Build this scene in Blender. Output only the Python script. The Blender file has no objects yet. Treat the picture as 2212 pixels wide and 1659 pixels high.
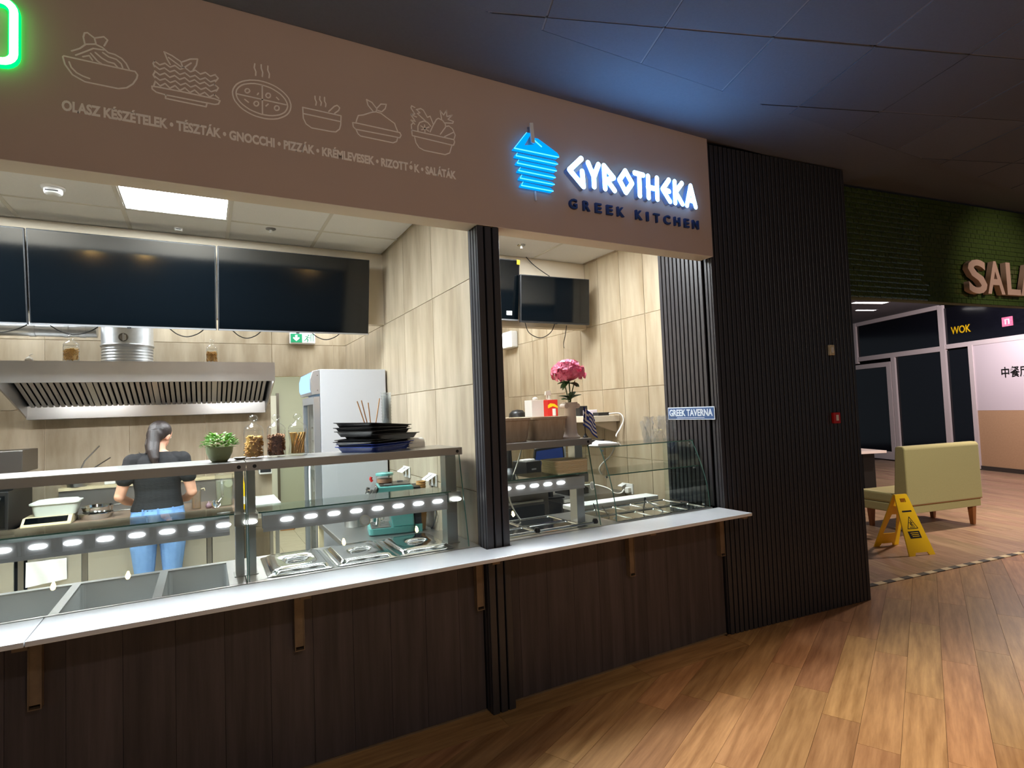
import bpy, bmesh, math, random
from mathutils import Vector, Matrix, Euler
C = bpy.context.scene.collection
sc = bpy.context.scene
RND = random.Random(11)
PI = math.pi

# ------------------------------------------------------------------ camera
cam_d = bpy.data.cameras.new('camera')
cam_d.sensor_width = 36.0
cam_d.lens = 1220.457 / 2212 * 36.0
cam_d.clip_start = 0.02
cam = bpy.data.objects.new('camera', cam_d)
cam.location = (0, 0, 1.67)
cam.rotation_euler = (1.6171632, 0.03763638, -0.4971055)
C.objects.link(cam)
sc.camera = cam

# ------------------------------------------------------------------ world, exposure
wd = bpy.data.worlds.new('world')
sc.world = wd
wd.use_nodes = True
wd.node_tree.nodes['Background'].inputs[0].default_value = (0.72, 0.86, 1.0, 1)
wd.node_tree.nodes['Background'].inputs[1].default_value = 0.16
vs = sc.view_settings
sc.display_settings.display_device = 'sRGB'
vs.view_transform = 'Standard'
vs.look = 'None'
vs.exposure = 0.0
vs.gamma = 1.0
vs.use_curve_mapping = False
sc.cycles.use_denoising = True
sc.cycles.max_bounces = 10
sc.cycles.diffuse_bounces = 4
sc.cycles.glossy_bounces = 5
sc.cycles.transmission_bounces = 6
sc.cycles.transparent_max_bounces = 24
sc.cycles.caustics_reflective = False
sc.cycles.caustics_refractive = False
sc.cycles.sample_clamp_indirect = 4.0

def lamp(name, kind, loc, energy, color, size=0.1, target=None, **kw):
    d = bpy.data.lights.new(name, kind)
    d.energy = energy
    d.color = color
    if kind == 'AREA':
        d.shape = kw.get('shape', 'SQUARE')
        d.size = size
        if 'size_y' in kw:
            d.shape = 'RECTANGLE'; d.size_y = kw['size_y']
        d.spread = kw.get('spread', PI)
    else:
        d.shadow_soft_size = size
    if kind == 'SPOT':
        d.spot_size = kw['cone']; d.spot_blend = kw.get('blend', 0.6)
    o = bpy.data.objects.new(name, d)
    o.location = loc
    if target is not None:
        o.rotation_euler = (Vector(target) - Vector(loc)).to_track_quat('-Z', 'Y').to_euler()
    C.objects.link(o)
    return o
WARM = (1.0, 0.70, 0.42)
lamp('passage_light', 'AREA', (1.0, 8.2, 2.75), 55, (1.0, .97, .90), .5, (1.0, 8.2, 0))
# ceiling spotlights of the hall (outside the frame); the last two are added fill
lamp('hall_spotlight', 'SPOT', (2.9, 0.3, 3.55), 420, (1.0, 0.74, 0.46), 0.06, (2.9, 0.6, 0), cone=1.25, blend=0.9)
lamp('hall_spotlight', 'SPOT', (6.3, 0.4, 3.55), 24, (1.0, 0.66, 0.42), 0.06, (6.2, 1.2, 0), cone=1.4, blend=0.9)
lamp('hall_spotlight', 'SPOT', (0.9, -1.2, 3.55), 80, (1.0, 0.88, 0.82), 0.08, (0.9, 2.4, 2.2), cone=2.2, blend=0.9)
lamp('hall_spotlight', 'SPOT', (5.6, -1.0, 3.55), 800, (1.0, 0.90, 0.78), 0.08, (7.9, 3.7, 0.7), cone=.62, blend=0.9)  # added spot, brightens the back of the olive sofa
lamp('hall_spotlight', 'SPOT', (7.0, 0.8, 3.55), 85, (1.0, 0.86, 0.76), 0.05, (7.4, 2.7, 2.85), cone=.9, blend=0.9)  # added spot, brightens the beige letters next door
# ceiling lights of the dining room next door
lamp('dining_room_light', 'AREA', (9.9, 3.2, 3.6), 140, (1.0, 0.80, 0.66), 0.3, (9.3, 3.4, 0), spread=2.6)
lamp('dining_room_light', 'AREA', (12.4, 4.8, 3.6), 105, (1.0, 0.88, 0.92), 0.3, (14.4, 5.0, 1.6))

# ------------------------------------------------------------------ mesh helpers
class MB:
    def __init__(s): s.v = []; s.f = []; s.mi = []; s.m = 0
    def add(s, vs, fs):
        n = len(s.v); s.v += [tuple(p) for p in vs]
        for f in fs: s.f.append(tuple(i + n for i in f)); s.mi.append(s.m)
        return s
    def hexa(s, p):
        return s.add(p, [(0,3,2,1),(4,5,6,7),(0,1,5,4),(1,2,6,5),(2,3,7,6),(3,0,4,7)])
    def box(s, x0, x1, y0, y1, z0, z1):
        return s.hexa([(x0,y0,z0),(x1,y0,z0),(x1,y1,z0),(x0,y1,z0),(x0,y0,z1),(x1,y0,z1),(x1,y1,z1),(x0,y1,z1)])
    def prism(s, poly, fn, d0, d1):
        n = len(poly)
        vs = [fn(a, b, d0) for a, b in poly] + [fn(a, b, d1) for a, b in poly]
        fs = [tuple(range(n))[::-1], tuple(range(n, 2*n))] + [(i, (i+1) % n, n+(i+1) % n, n+i) for i in range(n)]
        return s.add(vs, fs)
    def loft(s, rings, caps=True, closed=True):
        n = len(rings[0]); vs = [p for r in rings for p in r]; fs = []
        for k in range(len(rings)-1):
            for i in range(n if closed else n-1):
                j = (i+1) % n
                fs.append((k*n+i, k*n+j, (k+1)*n+j, (k+1)*n+i))
        if caps:
            fs.append(tuple(range(n))[::-1]); fs.append(tuple(range((len(rings)-1)*n, len(rings)*n)))
        return s.add(vs, fs)
    def lathe(s, prof, c=(0,0,0), n=20, caps=True):
        return s.loft([[(c[0]+r*math.cos(2*PI*i/n), c[1]+r*math.sin(2*PI*i/n), c[2]+z) for i in range(n)] for r, z in prof], caps)
    def tube(s, pts, r, n=8, caps=True, closed=False):
        P = [Vector(p) for p in pts]; rr = r if isinstance(r, (list, tuple)) else [r]*len(P); rings = []
        up = None
        for i, p in enumerate(P):
            if closed: t = P[(i+1) % len(P)] - P[i-1]
            else: t = P[min(i+1, len(P)-1)] - P[max(i-1, 0)]
            t.normalize()
            if up is None:
                up = Vector((0,0,1)) if abs(t.z) < .9 else Vector((0,1,0))
            a = t.cross(up)
            if a.length < 1e-6: a = t.orthogonal()
            a.normalize(); b = a.cross(t).normalized(); up = b
            rings.append([tuple(p + (a*math.cos(2*PI*k/n) + b*math.sin(2*PI*k/n))*rr[i]) for k in range(n)])
        if closed: rings.append(rings[0]); caps = False
        return s.loft(rings, caps)
    def ball(s, c, r, n=14, m=8, rot=None):
        if not isinstance(r, (tuple, list)): r = (r, r, r)
        rings = []
        for k in range(m+1):
            t = -PI/2 + PI*k/m; q = max(math.cos(t), 1e-3)
            ring = []
            for i in range(n):
                p = Vector((r[0]*q*math.cos(2*PI*i/n), r[1]*q*math.sin(2*PI*i/n), r[2]*math.sin(t)))
                if rot is not None: p = rot @ p
                ring.append((c[0]+p.x, c[1]+p.y, c[2]+p.z))
            rings.append(ring)
        return s.loft(rings)
    def strip(s, pts, w, fn, d0, d1):
        # a mitre-free thick polyline drawn in a plane
        for (a, b), (c, d) in zip(pts, pts[1:]):
            L = math.hypot(c-a, d-b)
            if L < 1e-6: continue
            ux, uy = (c-a)/L, (d-b)/L; px, py = -uy*w/2, ux*w/2; e = w*.28
            s.prism([(a-ux*e+px*.6, b-uy*e+py*.6), (a-ux*e-px*.6, b-uy*e-py*.6), (a-px, b-py), (c-px, d-py), (c+ux*e-px*.6, d+uy*e-py*.6), (c+ux*e+px*.6, d+uy*e+py*.6), (c+px, d+py), (a+px, b+py)], fn, d0, d1)
        return s
    def rstrip(s, pts, w, fn, d0, d1, n=12):
        for (a, b), (c, d) in zip(pts, pts[1:]):
            L = math.hypot(c-a, d-b)
            if L < 1e-6: continue
            px, py = -(d-b)/L*w/2, (c-a)/L*w/2
            s.prism([(a+px, b+py), (a-px, b-py), (c-px, d-py), (c+px, d+py)], fn, d0, d1)
        for a, b in pts: s.prism([(a+w/2*math.cos(2*PI*k/n), b+w/2*math.sin(2*PI*k/n)) for k in range(n)], fn, d0-.0004, d1)
        return s
    def mesh(s, name, mats, smooth=None, bevel=0, seg=2):
        me = bpy.data.meshes.new(name)
        bm = bmesh.new()
        vv = [bm.verts.new(p) for p in s.v]
        for f, mi in zip(s.f, s.mi):
            try:
                q = bm.faces.new([vv[i] for i in f]); q.material_index = mi
            except ValueError: pass
        bmesh.ops.remove_doubles(bm, verts=bm.verts, dist=1e-6)
        bmesh.ops.recalc_face_normals(bm, faces=bm.faces)
        if bevel:
            ed = [e for e in bm.edges if len(e.link_faces) == 2 and e.calc_face_angle(0) > .5]
            bmesh.ops.bevel(bm, geom=ed, offset=bevel, segments=seg, affect='EDGES', profile=.5, clamp_overlap=True)
        bm.to_mesh(me); bm.free()
        for m in (mats if isinstance(mats, (list, tuple)) else [mats]): me.materials.append(m)
        if smooth:
            for p in me.polygons: p.use_smooth = True
            me.set_sharp_from_angle(angle=math.radians(smooth))
        return me
    def build(s, name, mat, parent=None, smooth=None, bevel=0, seg=2, loc=(0,0,0), rot=(0,0,0), kind=None, label=None):
        return place(s.mesh(name, mat, smooth, bevel, seg), name, parent, loc, rot, kind, label)
def place(me, name, parent=None, loc=(0,0,0), rot=(0,0,0), kind=None, label=None):
    o = bpy.data.objects.new(name, me); C.objects.link(o)
    o.location = loc; o.rotation_euler = rot
    if parent: o.parent = parent
    if kind: o['kind'] = kind
    if label: o['label'] = label
    return o
def thing(name, label, cat, loc=(0,0,0), rz=0, group=None):
    o = bpy.data.objects.new(name, None); C.objects.link(o); o.empty_display_size = .05
    o.location = loc; o.rotation_euler = (0,0,rz); o['label'] = label; o['category'] = cat
    if group: o['group'] = group
    return o
def tag(o, label, cat, group=None):
    o['label'] = label; o['category'] = cat
    if group: o['group'] = group
    return o
def copy_tree(o, parent=None, loc=None, label=None, rot=None):
    c = o.copy(); C.objects.link(c)
    if parent: c.parent = parent
    if loc is not None: c.location = loc
    if rot is not None: c.rotation_euler = rot
    if label: c['label'] = label
    for ch in list(o.children): copy_tree(ch, c)
    return c
XZ = lambda a, b, d: (a, d, b)      # a plane that faces the hall
XY = lambda a, b, d: (a, b, d)
YZ = lambda a, b, d: (d, a, b)
def rrect(hx, hy, r, z, n=4, cx=0, cy=0):
    p = []
    for qx, qy, a0 in ((1,1,0), (-1,1,90), (-1,-1,180), (1,-1,270)):
        for k in range(n+1):
            t = math.radians(a0 + 90*k/n)
            p.append((cx+qx*(hx-r)+r*math.cos(t), cy+qy*(hy-r)+r*math.sin(t), z))
    return p
def text_mesh(body, size, mat, xs=1.0, depth=.002, bold=0.0, align='LEFT', space=1.0, flip=True):
    cu = bpy.data.curves.new('text', 'FONT'); cu.body = body; cu.size = size; cu.extrude = depth/2; cu.offset = bold
    cu.align_x = align; cu.space_character = space; cu.resolution_u = 3; cu.small_caps_scale = 1.0
    o = bpy.data.objects.new('text', cu); C.objects.link(o)
    dg = bpy.context.evaluated_depsgraph_get()
    me = bpy.data.meshes.new_from_object(o.evaluated_get(dg))
    bpy.data.objects.remove(o); bpy.data.curves.remove(cu)
    for v in me.vertices:
        x, y, z = v.co; v.co = (x*xs, -z, y)
    me.materials.clear(); me.materials.append(mat)
    return me
def clip_poly(poly, a, b, c):
    # keep a*x+b*y <= c
    out = []
    for i in range(len(poly)):
        p, q = poly[i], poly[(i+1) % len(poly)]
        dp, dq = a*p[0]+b*p[1]-c, a*q[0]+b*q[1]-c
        if dp <= 0: out.append(p)
        if dp*dq < 0:
            t = dp/(dp-dq); out.append((p[0]+(q[0]-p[0])*t, p[1]+(q[1]-p[1])*t))
    return out

# ------------------------------------------------------------------ materials
def lin(c): return tuple(((x/255)/12.92 if x/255 <= .04045 else ((x/255+.055)/1.055)**2.4) for x in c)
def mat(name, rgb, rough=.5, metal=0.0, noise=None, rgb2=None, bump=None, rand=0.0, spec=.5, coat=0.0, emit=None, sheen=0.0, hue=0.0):
    """noise=(scale, (sx,sy,sz), contrast); bump=(scale,(sx,sy,sz),strength)"""
    m = bpy.data.materials.new(name); m.use_nodes = True
    nt = m.node_tree; N = nt.nodes; L = nt.links; b = N['Principled BSDF']
    c1 = lin(rgb) + (1,)
    b.inputs['Base Color'].default_value = c1
    b.inputs['Roughness'].default_value = rough; b.inputs['Metallic'].default_value = metal
    b.inputs['Specular IOR Level'].default_value = spec; b.inputs['Coat Weight'].default_value = coat
    b.inputs['Sheen Weight'].default_value = sheen
    tc = N.new('ShaderNodeTexCoord'); oi = N.new('ShaderNodeObjectInfo')
    def coords(st, off=True):
        mp = N.new('ShaderNodeMapping'); mp.inputs['Scale'].default_value = st
        L.new(tc.outputs['Object'], mp.inputs['Vector'])
        if rand or off:
            mu = N.new('ShaderNodeMath'); mu.operation = 'MULTIPLY'; mu.inputs[1].default_value = 37.0
            L.new(oi.outputs['Random'], mu.inputs[0]); L.new(mu.outputs[0], mp.inputs['Location'])
        return mp.outputs[0]
    out = None
    if noise:
        nz = N.new('ShaderNodeTexNoise'); nz.inputs['Scale'].default_value = noise[0]; nz.inputs['Detail'].default_value = 5; nz.inputs['Roughness'].default_value = .6
        L.new(coords(noise[1]), nz.inputs['Vector'])
        rp = N.new('ShaderNodeValToRGB'); k = noise[2]
        rp.color_ramp.elements[0].position = .5-k; rp.color_ramp.elements[1].position = .5+k
        rp.color_ramp.elements[0].color = c1; rp.color_ramp.elements[1].color = lin(rgb2 or rgb)+(1,)
        L.new(nz.outputs['Fac'], rp.inputs['Fac']); out = rp.outputs[0]
    if rand:
        hs = N.new('ShaderNodeHueSaturation')
        if out: L.new(out, hs.inputs['Color'])
        else: hs.inputs['Color'].default_value = c1
        if hue:
            mh = N.new('ShaderNodeMapRange'); mh.inputs['To Min'].default_value = .5-hue; mh.inputs['To Max'].default_value = .5+hue
            fr_ = N.new('ShaderNodeMath'); fr_.operation = 'FRACT'; m7 = N.new('ShaderNodeMath'); m7.operation = 'MULTIPLY'; m7.inputs[1].default_value = 7.31
            L.new(oi.outputs['Random'], m7.inputs[0]); L.new(m7.outputs[0], fr_.inputs[0]); L.new(fr_.outputs[0], mh.inputs['Value']); L.new(mh.outputs[0], hs.inputs['Hue'])
        mr = N.new('ShaderNodeMapRange'); mr.inputs['To Min'].default_value = 1-rand; mr.inputs['To Max'].default_value = 1+rand
        L.new(oi.outputs['Random'], mr.inputs['Value']); L.new(mr.outputs[0], hs.inputs['Value']); out = hs.outputs[0]
    if out: L.new(out, b.inputs['Base Color'])
    if bump:
        nb = N.new('ShaderNodeTexNoise'); nb.inputs['Scale'].default_value = bump[0]; nb.inputs['Detail'].default_value = 3
        L.new(coords(bump[1]), nb.inputs['Vector'])
        bp = N.new('ShaderNodeBump'); bp.inputs['Strength'].default_value = bump[2]; bp.inputs['Distance'].default_value = .01
        L.new(nb.outputs['Fac'], bp.inputs['Height']); L.new(bp.outputs[0], b.inputs['Normal'])
    if emit:
        b.inputs['Emission Color'].default_value = emit[0] + (1,); b.inputs['Emission Strength'].default_value = emit[1]
    return m
def glow(name, rgb, strength):
    m = bpy.data.materials.new(name); m.use_nodes = True; N = m.node_tree.nodes; L = m.node_tree.links
    N.clear(); e = N.new('ShaderNodeEmission'); o = N.new('ShaderNodeOutputMaterial')
    e.inputs[0].default_value = tuple(rgb)+(1,); e.inputs[1].default_value = strength; L.new(e.outputs[0], o.inputs[0]); return m
def glass(name, tint=(.93,.97,.95), gl=1.0, haze=0.0, rough=0.0):
    m = bpy.data.materials.new(name); m.use_nodes = True; N = m.node_tree.nodes; L = m.node_tree.links
    N.clear(); o = N.new('ShaderNodeOutputMaterial'); t = N.new('ShaderNodeBsdfTransparent'); g = N.new('ShaderNodeBsdfGlossy'); mx = N.new('ShaderNodeMixShader'); ge = N.new('ShaderNodeNewGeometry')
    t.inputs[0].default_value = tint+(1,); g.inputs['Roughness'].default_value = rough
    # Schlick reflectance, the same on both faces of a pane
    dt = N.new('ShaderNodeVectorMath'); dt.operation = 'DOT_PRODUCT'; L.new(ge.outputs['Normal'], dt.inputs[0]); L.new(ge.outputs['Incoming'], dt.inputs[1])
    def op(o_, a, b_=None):
        n = N.new('ShaderNodeMath'); n.operation = o_
        for i, q in enumerate((a, b_)):
            if q is None: continue
            if isinstance(q, (int, float)): n.inputs[i].default_value = q
            else: L.new(q, n.inputs[i])
        return n.outputs[0]
    sch = op('ADD', op('MULTIPLY', op('POWER', op('SUBTRACT', 1.0, op('ABSOLUTE', dt.outputs['Value'])), 5.0), .96), .04)
    mu = N.new('ShaderNodeMath'); mu.operation = 'MULTIPLY'; mu.inputs[1].default_value = gl; mu.use_clamp = True
    L.new(sch, mu.inputs[0]); L.new(mu.outputs[0], mx.inputs[0]); L.new(t.outputs[0], mx.inputs[1]); L.new(g.outputs[0], mx.inputs[2])
    last = mx.outputs[0]
    if haze:
        d = N.new('ShaderNodeBsdfDiffuse'); d.inputs[0].default_value = (.9,.93,.92,1); tr = N.new('ShaderNodeBsdfTranslucent'); tr.inputs[0].default_value = (.9,.93,.92,1)
        m1 = N.new('ShaderNodeMixShader'); m1.inputs[0].default_value = .5; L.new(d.outputs[0], m1.inputs[1]); L.new(tr.outputs[0], m1.inputs[2])
        m2 = N.new('ShaderNodeMixShader'); m2.inputs[0].default_value = haze; L.new(last, m2.inputs[1]); L.new(m1.outputs[0], m2.inputs[2]); last = m2.outputs[0]
    L.new(last, o.inputs[0]); return m
M = {}
M['fascia'] = mat('fascia_paint', (196,172,154), .75, noise=(3, (1,1,1), .5), rgb2=(188,163,146))
M['soffit'] = mat('soffit_paint', (226,214,196), .7)
M['print'] = mat('printed_ink', (252,240,226), .7)
M['navy'] = mat('navy_letters', (34,62,118), .5)
M['slat'] = mat('black_slat', (55,52,55), .40, noise=(8, (20,20,1), .3), rgb2=(44,42,45))
M['felt'] = mat('black_felt', (9,9,10), .95, spec=.1)
M['tile'] = mat('beige_tile', (186,172,149), .32, noise=(4.2, (1.6,1.6,.28), .22), rgb2=(140,124,101), rand=.05, bump=(30, (1,1,.3), .04))
M['tile_r'] = mat('warm_tile', (186,172,148), .34, noise=(4.2, (1.6,1.6,.25), .24), rgb2=(142,124,98), rand=.05, bump=(30, (1,1,.3), .04))
M['grout'] = mat('grout', (226,212,186), .8)
M['plaster'] = mat('bulkhead_paint', (206,192,170), .8)
M['ctile'] = mat('ceiling_tile', (244,244,242), .9, noise=(90, (1,1,1), .3), rgb2=(238,238,236), rand=.015)
M['grid'] = mat('ceiling_grid', (214,210,200), .6)
M['dceil'] = mat('dark_ceiling', (116,120,130), .95, noise=(60, (1,1,1), .4), rgb2=(108,112,122))
M['dtile'] = mat('dark_ceiling_tile', (114,118,130), .95, noise=(80, (1,1,1), .4), rgb2=(104,108,120), rand=.06)
M['dgrid'] = mat('dark_ceiling_grid', (140,138,142), .7)
M['board'] = mat('dark_wood_board', (84,74,75), .62, noise=(2.4, (9,9,.5), .22), rgb2=(55,47,48), rand=.12, bump=(40, (9,9,.6), .05))
M['counter'] = mat('white_quartz', (236,236,238), .07, noise=(14, (1,1,1), .3), rgb2=(228,229,231), coat=.3)
M['bronze'] = mat('bronze_bracket', (136,116,92), .5, .2, noise=(20, (1,1,1), .3), rgb2=(112,94,74))
def plank(name, a, b, rand):
    return mat(name, a, .38, noise=(2.2, (1.1,13,1), .24), rgb2=b, rand=rand, hue=.012, bump=(18, (1,18,1), .06))
M['plank'] = plank('oak_plank', (190,146,100), (132,92,56), .22)
M['plank_s'] = plank('grey_oak_plank', (176,146,120), (128,100,80), .14)
M['joint'] = mat('floor_joint', (70,48,30), .8)
M['ktile'] = mat('pale_floor_tile', (206,196,176), .5, noise=(6, (1,3,1), .3), rgb2=(188,177,156), rand=.05)
M['steel'] = mat('brushed_steel', (196,194,190), .3, 1.0, bump=(60, (.6,30,30), .03))
M['steel2'] = mat('satin_steel', (180,178,174), .38, 1.0, noise=(3, (1,1,1), .3), rgb2=(164,161,157))
M['chrome'] = mat('polished_steel', (226,226,224), .13, 1.0)
M['strip'] = mat('lamp_strip_grey', (206,206,214), .5, .15)
M['wellsteel'] = mat('well_steel', (206,206,204), .5, .55)
M['dsteel'] = mat('dark_steel', (120,116,112), .34, 1.0)
M['steelw'] = mat('steel_cabinet', (196,190,176), .34, .75)
M['galv'] = mat('galvanised_duct', (200,202,204), .34, .9, noise=(14, (1,1,1), .2), rgb2=(176,180,184))
M['black'] = mat('black_plastic', (18,18,20), .4)
M['screen'] = mat('dark_screen', (3,6,9), .09, spec=.45)
M['bezel'] = mat('tv_bezel', (26,27,30), .35)
M['silver'] = mat('silver_trim', (190,192,196), .3, .8)
M['white'] = mat('white_plastic', (232,230,226), .4)
M['cream'] = mat('cream_plastic', (214,198,160), .5)
M['paper'] = mat('white_paper', (238,234,226), .8)
M['teal'] = mat('teal_enamel', (92,160,154), .3, coat=.4)
M['kraft'] = mat('kraft_paper', (196,150,92), .7)
M['blue'] = mat('blue_tray', (36,62,150), .4)
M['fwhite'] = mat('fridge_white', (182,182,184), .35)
M['btray'] = mat('black_tray', (20,19,19), .42, bump=(60, (1,1,1), .05))
M['glass'] = glass('clear_glass')
M['gguard'] = glass('guard_glass', (.94,.975,.96), 1.0)
M['gshelf'] = glass('shelf_glass', (.88,.955,.935), 1.1, .05)
M['gedge'] = mat('green_glass_edge', (84,122,112), .2)
M['jar'] = glass('jar_glass', (.985,.99,.985), 1.3, .012)
M['plast'] = glass('clear_plastic', (.96,.965,.96), 2.2, .12, .10)
M['skin'] = mat('skin', (214,160,132), .55, noise=(30, (1,1,1), .4), rgb2=(206,150,124))
M['shirt'] = mat('black_cotton', (15,15,17), .85, bump=(26, (1,1,3), .25))
M['jeans'] = mat('blue_denim', (122,160,208), .85, noise=(12, (1,1,.5), .3), rgb2=(94,132,184), bump=(40, (1,1,2.5), .2))
M['hair'] = mat('dark_hair', (26,20,19), .38, noise=(30, (6,6,.7), .3), rgb2=(44,34,31), bump=(50, (8,8,.6), .3))
M['olive'] = mat('olive_fabric', (172,166,116), .9, noise=(120, (1,1,1), .3), rgb2=(156,150,102), sheen=.2)
M['leg'] = mat('oak_leg', (150,92,48), .45, noise=(5, (8,8,1), .3), rgb2=(120,70,36))
M['yellow'] = mat('yellow_plastic', (246,200,14), .4)
M['gtile'] = mat('green_glazed_tile', (64,80,36), .16, rand=.14, coat=.5)
M['ggrout'] = mat('green_tile_joint', (84,96,58), .8)
M['beige3d'] = mat('beige_letters', (206,170,150), .6)
M['wframe'] = mat('white_frame', (226,214,214), .5)
M['wpanel'] = mat('white_wall_panel', (226,214,220), .6)
M['tan'] = mat('tan_wall_panel', (200,162,126), .7, noise=(30, (1,1,1), .3), rgb2=(190,152,116))
M['dglass'] = mat('dark_window_glass', (12,13,20), .12, noise=(7, (1,1,4), .25), rgb2=(20,21,30))
M['red'] = mat('red_plastic', (190,28,24), .4)
M['pink'] = mat('pink_petal', (228,78,124), .6, noise=(34, (1,1,1), .25), rgb2=(250,150,182))
M['leaf'] = mat('dark_leaf', (58,84,44), .5, rand=.2)
M['herb'] = mat('herb_leaf', (96,150,48), .5, noise=(30, (1,1,1), .3), rgb2=(130,182,72))
M['sage'] = mat('sage_bowl', (160,172,128), .45)
M['stone'] = mat('stone_planter', (206,190,168), .6, noise=(10, (4,4,.6), .2), rgb2=(182,160,136))
M['vase'] = mat('grey_vase', (222,210,200), .6)
M['pasta'] = mat('dry_pasta', (226,172,84), .6, rand=.1)
M['pasta2'] = mat('brown_pasta', (150,96,56), .6)
M['pasta3'] = mat('long_pasta', (222,176,96), .55)
M['wood'] = mat('light_wood', (176,126,78), .6)
M['walnut'] = mat('worktop_edge', (150,126,106), .5, noise=(24, (1,6,6), .25), rgb2=(118,96,80))
M['lid'] = mat('frosted_tub', (222,226,214), .35)
M['gwall'] = mat('grey_green_wall', (186,190,174), .7)
M['door'] = mat('white_door', (224,224,216), .5)
M['exitg'] = mat('exit_green', (0,128,84), .5, emit=(lin((0,128,84)), .35))
M['exitw'] = mat('exit_white', (236,240,236), .5, emit=((.9,.95,.9), .35))
M['orange'] = glass('orange_drink', (.92,.62,.25), .6, .35)
M['lemon'] = glass('pale_drink', (.88,.88,.62), .6, .3)
M['purple'] = mat('onion_skin', (150,120,130), .5)
M['fblue'] = mat('flag_blue', (36,62,150), .7)
M['signblue'] = mat('sign_blue', (52,82,128), .5)
M['signpale'] = mat('sign_pale', (206,214,222), .5)
M['food1'] = mat('brown_food', (140,86,56), .6)
M['food2'] = mat('orange_food', (222,164,92), .6)
M['lamp'] = glow('kitchen_lamp', (.86, .95, 1.0), 64.0)
M['lamp2'] = glow('kitchen_lamp_rear', (.90, .965, 1.0), 20.0)
M['lamp3'] = glow('kitchen_lamp_warm', (.90, .96, 1.0), 42.0)
M['heat'] = glow('gantry_lamp', (1.0, .99, .97), 6.0)
M['under'] = glow('gantry_under_fill', (.95, .98, 1.0), 6.0)  # added glow below the lamp strips, lifts wells and counter
M['hoodfill'] = glow('hood_fill_light', (.95, .98, 1.0), 170.0)  # added glow for the wall under the hood
M['letter'] = glow('lit_letters', (.17, .48, 1.0), 36.0)
M['casing'] = mat('letter_casing', (150,176,220), .5)
M['neon'] = glow('green_neon', (.42, 1.0, .36), 6.0)
M['neons'] = glow('green_neon_edge', (0.0, 1.0, .1), 3.0)
M['logo'] = glow('blue_acrylic', (0.0, .28, 1.0), 1.5)
M['logoe'] = glow('blue_acrylic_edge', (.12, .72, 1.0), 1.7)
M['fridgel'] = glow('fridge_light', (.42, .68, 1.0), 1.5)
M['bulb'] = glow('filament_bulb', (1.0, .60, .16), 260.0)
M['dlight'] = glow('recessed_lamp', (1.0, .93, .90), 14.0)
M['blk'] = mat('black_print', (16,14,14), .5)

# ------------------------------------------------------------------ structure: tiled surfaces
_tc = {}
def tiles(parent, name, plane, at, u0, u1, v0, v1, du, dv, uo, vo, m, gap=.004, th=.008, holes=(), shift=0.0):
    """every tile is an object of its own on the plane; equal sizes share mesh data"""
    row = 0; v = vo
    while v < v1:
        u = uo - (shift if row % 2 else 0)
        while u < u1:
            a, b, c, d = max(u, u0)+gap/2, min(u+du, u1)-gap/2, max(v, v0)+gap/2, min(v+dv, v1)-gap/2
            cells = [(a, b, c, d)]
            for h in holes:
                nx = []
                for (p, q, r, s_) in cells:
                    if q <= h[0] or p >= h[1] or s_ <= h[2] or r >= h[3]: nx.append((p, q, r, s_)); continue
                    if p < h[0]: nx.append((p, h[0], r, s_))
                    if q > h[1]: nx.append((h[1], q, r, s_))
                    if r < h[2]: nx.append((max(p, h[0]), min(q, h[1]), r, h[2]))
                    if s_ > h[3]: nx.append((max(p, h[0]), min(q, h[1]), h[3], s_))
                cells = nx
            for (p, q, r, s_) in cells:
                w, hh = q-p, s_-r
                if w < .012 or hh < .012: continue
                key = (name, plane, round(w, 3), round(hh, 3), m.name)
                if key not in _tc:
                    b_ = MB()
                    if plane == 'x-': b_.box(0, th, 0, w, 0, hh)
                    elif plane == 'y-': b_.box(0, w, 0, th, 0, hh)
                    elif plane == 'z-': b_.box(0, w, 0, hh, 0, th)
                    else: b_.box(0, w, 0, hh, -th, 0)
                    _tc[key] = b_.mesh(name, m)
                loc = {'x-': (at, p, r), 'y-': (p, at, r), 'z-': (p, r, at), 'z+': (p, r, at)}[plane]
                place(_tc[key], name, parent, loc)
            u += du
        v += dv; row += 1
def S(name, mb, m, **k):
    return mb.build(name, m, kind='structure', **k)

# floors -----------------------------------------------------------
fl = S('floor', MB().box(-4, 22, -9, 2.99, -.08, -.004), M['joint'])
def planks(parent, m, ang, w, ln, org, cuts, box, th=.004, gap=.0016, name='plank'):
    ca, sa = math.cos(ang), math.sin(ang); n = 0; rr = random.Random(3)
    reach = 16
    for j in range(-int(reach/w), int(reach/w)):
        off = rr.random()*ln
        for i in range(-int(reach/ln)-1, int(reach/ln)+1):
            x0, x1, y0, y1 = i*ln+off, (i+1)*ln+off-gap, j*w, (j+1)*w-gap
            P = [(org[0]+x*ca-y*sa, org[1]+x*sa+y*ca) for x, y in ((x0,y0),(x1,y0),(x1,y1),(x0,y1))]
            for c in cuts:
                P = clip_poly(P, *c)
                if len(P) < 3: break
            if len(P) < 3: continue
            ar = abs(sum(P[k][0]*P[(k+1) % len(P)][1]-P[(k+1) % len(P)][0]*P[k][1] for k in range(len(P))))/2
            if ar < .002: continue
            cx, cy = sum(p[0] for p in P)/len(P), sum(p[1] for p in P)/len(P)
            if not (box[0] < cx < box[1] and box[2] < cy < box[3]): continue
            Q = [((px-cx)*ca+(py-cy)*sa, -(px-cx)*sa+(py-cy)*ca) for px, py in P]
            MB().prism(Q, XY, -th, 0).build(name, m, parent, loc=(cx, cy, 0), rot=(0, 0, ang)); n += 1
    return n
A_ = math.radians(25.3)
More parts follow.
